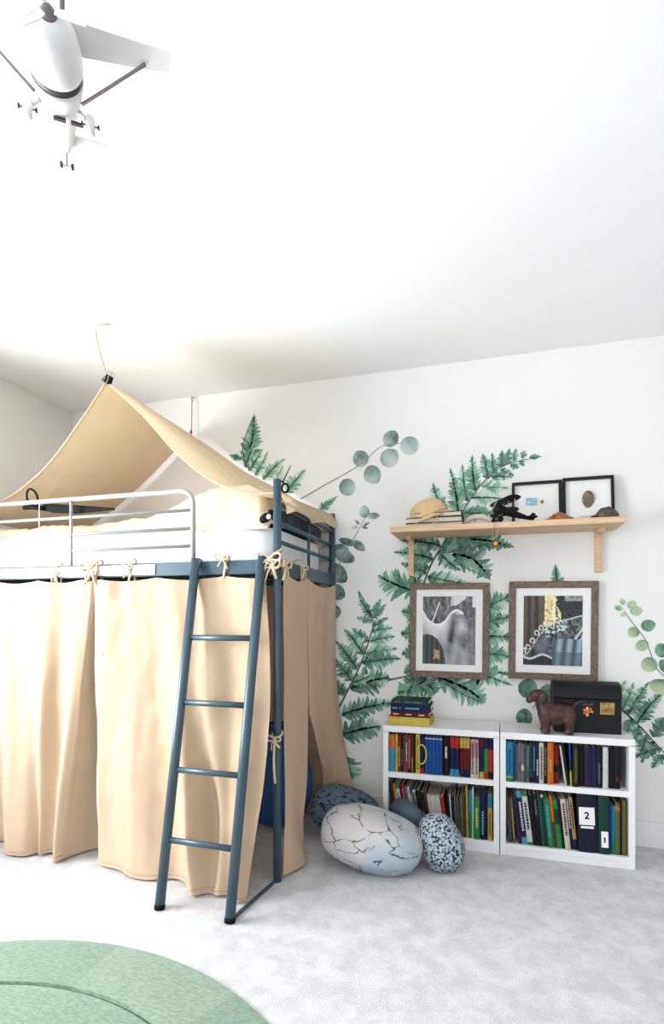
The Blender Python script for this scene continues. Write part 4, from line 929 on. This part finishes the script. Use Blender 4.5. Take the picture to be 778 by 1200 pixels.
def label2(u, z, w, h, ln, e):
    o = [x for x in C.objects if x.type == 'EMPTY'][-1]; M = tr(u, 0, z) @ rot('Y', -ln)
    yy = KV0+.022-e.get('out', 0)-.0062
    MB().box((w*.09, yy, .135), (w*.86, yy+.001, .222), M).build('paper_label', M_mat, o)
    MB().box((w*.16, yy, .118), (w*.80, yy+.001, .129), M).build('paper_label', M_mat, o)
    text_mesh('numeral', '2', .048, M_black, M @ tr(w*.48, yy-.0004, .180) @ rot('X', 90), o, .0012)
def label1(u, z, w, h, ln, e):
    o = [x for x in C.objects if x.type == 'EMPTY'][-1]; M = tr(u, 0, z) @ rot('Y', -ln)
    yy = KV0+.022-e.get('out', 0)-.0062
    MB().box((w*.24, yy, .034), (w*.86, yy+.001, .112), M).build('paper_label', M_mat, o)
    text_mesh('numeral', '1', .034, M_black, M @ tr(w*.54, yy-.0004, .070) @ rot('X', 90), o, .0016)
row([D('brown', .010, .225, lean=3, b=((0, .45, 'slate'),)), D('slate', .008, .21, lean=3), D('olive', .012, .215, lean=4, t=(.1, .8, 'gold')), D('purple', .018, .235, lean=7), D('navy', .026, .258, lean=7, b=((0, .13, 'lightblue'), (.88, 1, 'lightblue')), t=(.25, .8, 'white'), n='navy sky-tipped'), D('white', .027, .252, lean=7, b=((.93, 1, 'green'), (0, .05, 'green')), t=(.3, .82, 'black'), n='white lettered'), D('black', .020, .240, lean=6), D('black', .022, .248, lean=6, t=(.6, .9, 'grey')),
     D('darkteal', .016, .240, lean=6, t=(.2, .9, 'slate')), D('darkgreen', .012, .250, lean=6, b=((.95, 1, 'white'),)), D('green', .027, .232, lean=6, t=(.2, .9, 'lightblue'), out=.004, n='bright green'), D('orange', .014, .246, lean=6, b=((0, .5, 'brown'),)), D('green', .024, .226, lean=6, b=((.5, .82, 'darkgreen'),), n='green and dark green'), D('black', .012, .236, lean=6), D('cream', .025, .238, lean=6, t=(.28, .92, 'maroon'), out=.006, n='cream with maroon title'), D('navy', .014, .252, lean=6, t=(.4, .95, 'white')), D('tan', .018, .250, lean=6, b=((0, .2, 'navy'),), t=(.4, .9, 'brown'), n='tan and navy')
     , D('binder', .092, .268, lean=2, after=label2, out=.012, d=.23, label='dark navy ring binder with a white numeral 2 label', kind='ring_binder'), D('darkgreen', .050, .268, lean=1, after=label1, out=.012, d=.22, label='dark green folder with a white label low on its spine', kind='ring_binder'),
     D('blue', .011, .23), D('teal', .012, .225, b=((0, .3, 'green'),)), D('olive', .022, .236, t=(.1, .9, 'green'), b=((.85, .95, 'orange'),), n='mottled green and brown'), D('black', .009, .236), D('olive', .020, .252, n='olive')], .0505, Z_LO, TDd, 1.05)

# stack of books on the left bookcase
def flat_book(u0, u1, y0, y1, z0, h, cover, label, pages_front=False, skew=0, edge=None):
    c = ((u0+u1)/2, (y0+y1)/2); M = tr(c[0], c[1], 0) @ rot('Z', skew) @ tr(-c[0], -c[1], 0)
    o = thing('book', label, 'book', (c[0], c[1], z0), 'books stacked on the bookcase'); t = .003
    b = MB(); b.box((u0, y0, z0), (u1, y1, z0+t), M).box((u0, y0, z0+h-t), (u1, y1, z0+h), M)
    b.box((u0, y0, z0+t), (u1, y0+t, z0+h-t), M) if not pages_front else b.box((u0, y1-t, z0+t), (u1, y1, z0+h-t), M)
    b.build('cover', cover, o, bevel=.0008)
    MB().box((u0+.004, y0+.004, z0+t), (u1-.004, y1-.004, z0+h-t), M).build('pages', edge or M_paper, o)
    return o, M
KT = KH+.0003
o, M = flat_book(-.572, -.338, 2.975, 3.14, KT, .046, mat('brass_edge', srgb(206, 166, 96), .5, var=.3, vscale=30), 'thick gilt-edged book at the bottom of the small stack', True, -1, mat('gilt', srgb(206, 184, 70), .45, var=.35, vscale=40, stretch=(1, 1, 6)))
o, M = flat_book(-.553, -.345, 2.978, 3.13, KT+.0463, .030, cmat('maroon'), 'maroon book second from the bottom of the small stack', False, -2)
for k in range(3): MB().box((-.54+.07*k, 2.9765, KT+.056), (-.508+.07*k, 2.979, KT+.063), M).build('spine_title', cmat('cream'), o)
o, M = flat_book(-.556, -.338, 2.97, 3.13, KT+.0766, .038, cmat('navy'), 'navy book second from the top of the small stack', False, 1)
for a0, a1 in ((-.545, -.520), (-.508, -.500), (-.475, -.40)): MB().box((a0, 2.9685, KT+.090), (a1, 2.971, KT+.099), M).build('spine_title', cmat('lightblue'), o)
o, M = flat_book(-.550, -.346, 2.975, 3.12, KT+.1149, .024, cmat('darkgreen'), 'dark grey-green book on top of the small stack', False, -1.5)
for a0, a1 in ((-.53, -.50), (-.48, -.44), (-.43, -.38)): MB().box((a0, 2.9735, KT+.124), (a1, 2.976, KT+.131), M).build('spine_title', cmat('grey'), o)

# ------------------------------------------------------------------ chest and dog figurine
cu0, cu1, cy0, cy1 = .288, .606, 3.047, 3.225
chest = thing('chest', 'black domed wooden chest with brass plate on the bookcase', 'chest', ((cu0+cu1)/2, 3.1, KT))
M_chest = mat('black_lacquer', (.006, .006, .007), .5, bump=.1, bscale=40, spec=.25)
MB().box((cu0, cy0, KT), (cu1, cy1, KT+.172)).build('body', M_chest, chest, bevel=.004)
arcp = [(cu0-.002, lerp(cy0-.003, cy1+.003, .5)-.092*math.cos(a), KT+.175+.082*math.sin(a)**.75) for a in [PI*k/14 for k in range(15)]]
b = MB(); b.prism(arcp, (cu1-cu0+.004, 0, 0)); b.build('lid', M_chest, chest, bevel=.003)
M_brass = mat('brass_plate', srgb(190, 164, 96), .4, metal=.5, var=.5, vscale=60, col2=srgb(120, 100, 54), bump=.5, bscale=120)
cp0 = at(703, 823, v=cy0); cp1 = at(720, 838, v=cy0)
pl = MB().box((cp0.x, cy0-.006, cp1.z), (cp1.x, cy0, cp0.z)).build('brass_plate', M_brass, chest, bevel=.002)
MB().ball(((cp0.x+cp1.x)/2, cy0-.008, (cp0.z+cp1.z)/2), (.012, .006, .010), 12, 8).build('clasp', M_brass, pl, smooth=True)
fq = at(689, 834, v=cy0-.001)
for k in range(7):
    a = 2*PI*k/7; r_ = .0 if k == 6 else .017
    MB().ball(fq+Vector((r_*math.cos(a), -.001, r_*math.sin(a))), (.009, .003, .007), 10, 6, M=rot('Y', -math.degrees(a))).build('painted_petal', mat('petal_%d' % (k % 3), srgb(*((222, 138, 70), (206, 96, 52), (232, 200, 140))[k % 3]), .6), chest, smooth=True)
for k in range(4):
    MB().ball(fq+Vector((.012+.012*k-.03, -.001, .034+.006*(k % 2))), (.006, .002, .005), 8, 6).build('painted_bud', mat('bud', srgb(70, 84, 110), .6), chest, smooth=True)
M_leather = mat('brown_leather', srgb(70, 36, 32), .42, var=.4, vscale=14, col2=srgb(44, 24, 22), bump=.3, bscale=60)
dq = Vector((at(652, 850, v=2.996).x, 2.996, KT)); b = MB()
b.ball(dq+Vector((.0, 0, .098)), (.086, .046, .056), 20, 14); b.ball(dq+Vector((-.048, 0, .104)), (.044, .046, .060), 16, 12); b.ball(dq+Vector((.052, 0, .094)), (.042, .044, .056), 16, 12)
b.tube([dq+Vector((-.06, 0, .125)), dq+Vector((-.078, 0, .185))], [.038, .030], 12)
b.ball(dq+Vector((-.085, 0, .192)), (.046, .032, .031), 16, 10); b.ball(dq+Vector((-.124, 0, .170)), (.028, .020, .020), 12, 8, M=rot('Y', -40))
for x in (-.056, .054):
    for y in (-.024, .024):
        b.tube([dq+Vector((x, y, .08)), dq+Vector((x+.004, y, .03)), dq+Vector((x, y, .004))], [.030, .023, .025], 12)
dog = fuse('dog_figurine', b, M_leather, .0042); tag(dog, 'brown leather dog figurine with thin raised tail', 'figurine')
for sy in (-1, 1):
    MB().ball(dq+Vector((-.070, sy*.034, .178)), (.020, .007, .032), 12, 8, M=rot('Y', 15)).build('ear', M_leather, dog, smooth=True, origin=root_loc(dog))
MB().tube(catmull([dq+Vector((.080, 0, .135)), dq+Vector((.096, -.004, .160)), dq+Vector((.125, -.006, .168)), dq+Vector((.150, -.006, .156))], 6), [.007-.004*k/18 for k in range(19)], 8).build('tail', M_leather, dog, smooth=True, origin=root_loc(dog))

# ------------------------------------------------------------------ stone cushions
def crack_mat():
    m = bpy.data.materials.new('cracked_stone_print'); m.use_nodes = True; nt = m.node_tree; N = nt.nodes; L = nt.links; p = N['Principled BSDF']; p.inputs['Roughness'].default_value = .9
    tc = N.new('ShaderNodeTexCoord'); nz = N.new('ShaderNodeTexNoise'); nz.inputs['Scale'].default_value = 9; nz.inputs['Detail'].default_value = 5; L.new(tc.outputs['Object'], nz.inputs[0])
    ad = N.new('ShaderNodeVectorMath'); ad.operation = 'MULTIPLY_ADD'; ad.inputs[1].default_value = (.09, .09, .09); L.new(nz.outputs['Color'], ad.inputs[0]); L.new(tc.outputs['Object'], ad.inputs[2])
    mp = N.new('ShaderNodeMapping'); mp.inputs['Rotation'].default_value = (0, .6, 0); mp.inputs['Scale'].default_value = (7.5, 7.5, 13); L.new(ad.outputs[0], mp.inputs[0])
    vo = N.new('ShaderNodeTexVoronoi'); vo.feature = 'DISTANCE_TO_EDGE'; vo.inputs['Scale'].default_value = 1.0; L.new(mp.outputs[0], vo.inputs['Vector'])
    rr = N.new('ShaderNodeMapRange'); rr.inputs[1].default_value = .006; rr.inputs[2].default_value = .030; L.new(vo.outputs['Distance'], rr.inputs[0])
    n2 = N.new('ShaderNodeTexNoise'); n2.inputs['Scale'].default_value = 14; n2.inputs['Detail'].default_value = 3; L.new(tc.outputs['Object'], n2.inputs[0])
    r2 = N.new('ShaderNodeMapRange'); r2.inputs[1].default_value = .44; r2.inputs[2].default_value = .56; L.new(n2.outputs[0], r2.inputs[0])
    mxf = N.new('ShaderNodeMath'); mxf.operation = 'MAXIMUM'; L.new(rr.outputs[0], mxf.inputs[0]); L.new(r2.outputs[0], mxf.inputs[1])
    n3 = N.new('ShaderNodeTexNoise'); n3.inputs['Scale'].default_value = 4; L.new(tc.outputs['Object'], n3.inputs[0])
    r3 = N.new('ShaderNodeMapRange'); r3.inputs[1].default_value = .42; r3.inputs[2].default_value = .68; L.new(n3.outputs[0], r3.inputs[0])
    base = N.new('ShaderNodeMix'); base.data_type = 'RGBA'; base.inputs[6].default_value = (*srgb(204, 200, 198), 1); base.inputs[7].default_value = (*srgb(164, 182, 194), 1); L.new(r3.outputs[0], base.inputs[0])  # bluish blotches put the cushion's cool shade into the base colour
    mx = N.new('ShaderNodeMix'); mx.data_type = 'RGBA'; mx.inputs[6].default_value = (*srgb(30, 44, 54), 1); L.new(base.outputs[2], mx.inputs[7]); L.new(mxf.outputs[0], mx.inputs[0])
    L.new(mx.outputs[2], p.inputs['Base Color']); return m
def speck_mat(name, scale, lo, hi, c0, c1, stretch=(1, 1, 1)):
    m = bpy.data.materials.new(name); m.use_nodes = True; nt = m.node_tree; N = nt.nodes; L = nt.links; p = N['Principled BSDF']; p.inputs['Roughness'].default_value = .9
    tc = N.new('ShaderNodeTexCoord'); mp = N.new('ShaderNodeMapping'); mp.inputs['Scale'].default_value = stretch; L.new(tc.outputs['Object'], mp.inputs[0])
    nz = N.new('ShaderNodeTexNoise'); nz.inputs['Scale'].default_value = scale; nz.inputs['Detail'].default_value = 2.5; L.new(mp.outputs[0], nz.inputs[0])
    r = N.new('ShaderNodeMapRange'); r.inputs[1].default_value = lo; r.inputs[2].default_value = hi; L.new(nz.outputs[0], r.inputs[0])
    mx = N.new('ShaderNodeMix'); mx.data_type = 'RGBA'; mx.inputs[6].default_value = (*c0, 1); mx.inputs[7].default_value = (*c1, 1); L.new(r.outputs[0], mx.inputs[0]); L.new(mx.outputs[2], p.inputs['Base Color']); return m
def stone(c, r, m, label, rotm, fn=None, e=.8):
    b = MB(); f0 = fn or (lambda p: p)
    b.ball(c, r, 44, 26, M=rotm, fn=lambda p: f0(soft(p, e)*(1+.03*noise.noise((p.x*1.5+c[0]*7, p.y*1.5, p.z*1.5)))))
    zs = min(p.z for p in b.v); b.v = [Vector((p.x, p.y, p.z-zs+.001 if p.z-zs > .03 else .001+(p.z-zs)*.5)) for p in b.v]
    o = b.build('stone_cushion', m, smooth=True); tag(o, label, 'cushion', 'pebble-shaped floor cushions'); return o
s1 = stone((-.585, 2.635, .16), (.256, .18, .128), crack_mat(), 'large white stone-print cushion with dark cracks on the carpet', rot('Y', 8), lambda p: Vector((p.x, p.y, p.z*(1-.16*p.x) if p.z > 0 else p.z)))
s2 = stone((-.258, 2.70, .14), (.100, .10, .132), speck_mat('granite_print', 82, .40, .56, srgb(16, 22, 28), srgb(178, 192, 204)), 'small granite-print cushion with black and white speckles', rot('Y', -24), lambda p: Vector((p.x*(1-.1*p.z), p.y*(1-.1*p.z), p.z)))
s3 = stone((-.805, 2.94, .16), (.200, .135, .130), speck_mat('dark_stone_print', 30, .38, .45, srgb(14, 18, 24), srgb(84, 100, 116), (1, 1, 2.2)), 'big slate-blue stone-print cushion with black flecks behind the cracked one', rot('Y', 12))
M_slate = mat('slate_print', srgb(86, 100, 112), .9, var=.5, vscale=10, col2=srgb(52, 64, 76), bump=.2, bscale=60)
b = MB(); sp = at(483, 958, v=2.868); b.ball(sp, (.125, .058, .055), 32, 18, M=rot('Y', 36), fn=lambda p: soft(p, .7))
zs = min(p.z for p in b.v); s4 = tag(b.build('stone_cushion', M_slate, smooth=True), 'slim slate-grey cushion wedged against the lower book row', 'cushion', 'pebble-shaped floor cushions')
Ms = tr(sp.x+.016, sp.y, sp.z-.012) @ rot('Y', 36)
MB().tube([Ms @ Vector((0, .0585*math.cos(2*PI*k/24), .0555*math.sin(2*PI*k/24))) for k in range(24)], .003, 6, closed=True).build('seam', mat('slate_seam', srgb(40, 50, 60), .9), s4, smooth=True)

# ------------------------------------------------------------------ green rug
def rug_mat(name, col, c2, ang):
    m = bpy.data.materials.new(name); m.use_nodes = True; nt = m.node_tree; N = nt.nodes; L = nt.links; p = N['Principled BSDF']; p.inputs['Roughness'].default_value = .95; p.inputs['Sheen Weight'].default_value = .3
    tc = N.new('ShaderNodeTexCoord'); mp = N.new('ShaderNodeMapping'); mp.inputs['Rotation'].default_value = (0, 0, ang); mp.inputs['Scale'].default_value = (1, 7, 1); L.new(tc.outputs['Object'], mp.inputs[0])
    n = N.new('ShaderNodeTexNoise'); n.inputs['Scale'].default_value = 45; n.inputs['Detail'].default_value = 5; L.new(mp.outputs[0], n.inputs[0])
    r = N.new('ShaderNodeMapRange'); r.inputs[1].default_value = .36; r.inputs[2].default_value = .62; L.new(n.outputs[0], r.inputs[0])
    mx = N.new('ShaderNodeMix'); mx.data_type = 'RGBA'; mx.inputs[6].default_value = (*c2, 1); mx.inputs[7].default_value = (*col, 1); L.new(r.outputs[0], mx.inputs[0]); L.new(mx.outputs[2], p.inputs['Base Color'])
    b = N.new('ShaderNodeBump'); b.inputs['Strength'].default_value = .5; b.inputs['Distance'].default_value = .006; L.new(n.outputs[0], b.inputs['Height']); L.new(b.outputs[0], p.inputs['Normal']); return m
RC, R1, R0 = Vector((-1.292, .575, 0)), 1.138, .885
rug = thing('rug', 'round sage green wool rug with a carved inner ring', 'rug', RC)
def ring(mb, prof_, a0, a1, n):
    vs = []; fs = []; k = len(prof_)
    for i in range(n+1):
        a = lerp(a0, a1, i/n)
        for r, z in prof_: vs.append(RC+Vector((r*math.cos(a), r*math.sin(a), z)))
    for i in range(n):
        for j in range(k-1): fs.append((i*k+j, (i+1)*k+j, (i+1)*k+j+1, i*k+j+1))
    return mb.add(vs, fs)
gA, gB = srgb(138, 158, 138), srgb(104, 130, 110)
r1, r2, r3 = rug_mat('rug_wool', gA, gB, .9), rug_mat('rug_wool_turned', srgb(128, 150, 130), srgb(94, 122, 102), 2.2), rug_mat('rug_wool_inner', srgb(130, 152, 132), srgb(96, 124, 104), 1.2)
OUT = [(R0+.006, .004), (R0+.010, .014), (R0+.03, .016), (R1-.03, .016), (R1-.008, .013), (R1, .001)]
cuts = [0, 64, 92, 118, 190, 250, 310, 360]
for k, (a, c_) in enumerate(zip(cuts, cuts[1:])):
    ring(MB(), OUT, math.radians(a), math.radians(c_), max(6, (c_-a)//3)).build('ring_segment', r1 if k % 2 else r2, rug, smooth=False)
INN = [(.001, .016), (.4, .016), (R0-.03, .016), (R0-.008, .014), (R0-.003, .004)]
ring(MB(), INN, 0, 2*PI, 120).build('inner_disc', r3, rug)
ring(MB(), [(R0-.006, .003), (R0+.010, .003)], 0, 2*PI, 120).build('groove', mat('rug_groove', srgb(70, 98, 76), .95), rug)

# ------------------------------------------------------------------ model aeroplane hanging from the ceiling
M_pw = mat('white_plastic', (.82, .80, .80), .35); M_pd = mat('dark_slot', srgb(58, 52, 52), .5); M_pg = mat('spinner_grey', srgb(120, 112, 108), .4); M_strut = mat('strut_grey', srgb(140, 128, 126), .4)
nose = at(56, 14, z=2.325); tail = at(79, 182, z=2.325)
ax = (nose-tail); LN_ = ax.length; head = math.atan2(ax.y, ax.x)
Mp = tr(*((nose+tail)/2)) @ Matrix.Rotation(head, 4, 'Z')
pl = thing('model_aeroplane', 'white model aeroplane hanging from the ceiling on a thin rod', 'model', (nose+tail)/2)
X = lambda f: lerp(-LN_/2, LN_/2, f)
Mz = Mp @ rot('Y', 90)
def body(name, prof_, m): MB().lathe(prof_, 28, Mz).build(name, m, pl, smooth=True)
body('engine_cowl', [(.020, X(.99)), (.032, X(.96)), (.046, X(.88)), (.052, X(.78)), (.053, X(.72)), (.050, X(.685))][::-1], M_pw)
body('cowl_slot', [(.0485, X(.635)), (.0485, X(.685))], M_pd)
body('fuselage', [(.006, X(.02)), (.012, X(.08)), (.026, X(.25)), (.038, X(.42)), (.046, X(.54)), (.050, X(.60)), (.051, X(.635))], M_pw)
body('spinner', [(.016, X(.985)), (.014, X(1.0)), (.008, X(1.03)), (.002, X(1.045))], M_pg)
for a in (20, 140, 260):
    b = MB(); b.prism([Mp @ tr(X(1.02), 0, 0) @ rot('X', a) @ Vector(p) for p in ((0, -.006, .012), (.002, -.009, .03), (.003, -.004, .064), (.003, .003, .066), (.002, .008, .03), (0, .006, .012))], Mp.to_3x3() @ Vector((.002, 0, 0))); b.build('propeller_blade', M_pw, pl)
for sg in (-1, 1):
    b = MB(); b.prism([Mp @ Vector(p) for p in ((X(.86), sg*.03, .045), (X(.82), sg*.18, .060), (X(.79), sg*.22, .064), (X(.68), sg*.22, .064), (X(.66), sg*.18, .060), (X(.64), sg*.03, .045))], (0, 0, .006)); b.build('wing', M_pw, pl)
    MB().tube([Mp @ Vector((X(.52), sg*.044, -.016)), Mp @ Vector((X(.70), sg*.17, .058))], .0034, 8).build('wing_strut', M_strut, pl, smooth=True)
    b = MB(); b.prism([Mp @ Vector(p) for p in ((X(.16), sg*.008, .010), (X(.13), sg*.09, .012), (X(.05), sg*.095, .012), (X(.03), sg*.004, .010))], (0, 0, .003)); b.build('tailplane', M_pw, pl)
    MB().tube([Mp @ Vector((X(.47), sg*.036, -.016)), Mp @ Vector((X(.46), sg*.055, -.030))], .0045, 8).build('gear_leg', M_pw, pl, smooth=True)
    wc = Mp @ Vector((X(.45), sg*.060, -.036)); Mw = tr(*wc) @ Matrix.Rotation(head, 4, 'Z') @ rot('X', 90)
    MB().lathe([(.004, -.009), (.017, -.008), (.020, 0), (.017, .008), (.004, .009)], 20, Mw).build('wheel', M_pw, pl, smooth=True)
    MB().lathe([(.0022, -.017), (.0022, .017)], 8, Mw).build('axle', M_strut, pl)
    for s2_ in (-.018, .015): MB().lathe([(.005, s2_), (.005, s2_+.004)], 10, Mw).build('axle_cap', M_pd, pl)
for yy in (.0, .034):
    MB().box((X(.455), yy-.012, -.0475), (X(.475), yy+.012, -.042), Mp).build('vent', M_pd, pl)
b = MB(); b.prism([Mp @ Vector(p) for p in ((X(.17), -.0015, .012), (X(.06), -.0015, .070), (X(.0), -.0015, .072), (X(.02), -.0015, .008))], Mp.to_3x3() @ Vector((0, .003, 0))); b.build('fin', M_pw, pl)
MB().tube([Mp @ Vector((X(.06), 0, -.006)), Mp @ Vector((X(.02), 0, -.030))], .002, 6).build('tail_gear_leg', M_strut, pl)
for s2_ in (-1, 1):
    wc = Mp @ Vector((X(.02), s2_*.012, -.030)); MB().lathe([(.002, -.003), (.007, -.003), (.007, .003), (.002, .003)], 12, tr(*wc) @ Matrix.Rotation(head, 4, 'Z') @ rot('X', 90)).build('tail_wheel', M_pd, pl)
MB().tube([Mp @ Vector((X(.02), -.012, -.030)), Mp @ Vector((X(.02), .012, -.030))], .0012, 6).build('axle', M_strut, pl)
rb = Mp @ Vector((X(.84), .018, .04))
MB().tube([rb, (rb.x, rb.y, CH)], .0045, 10).build('hanging_rod', M_pg, pl, smooth=True)
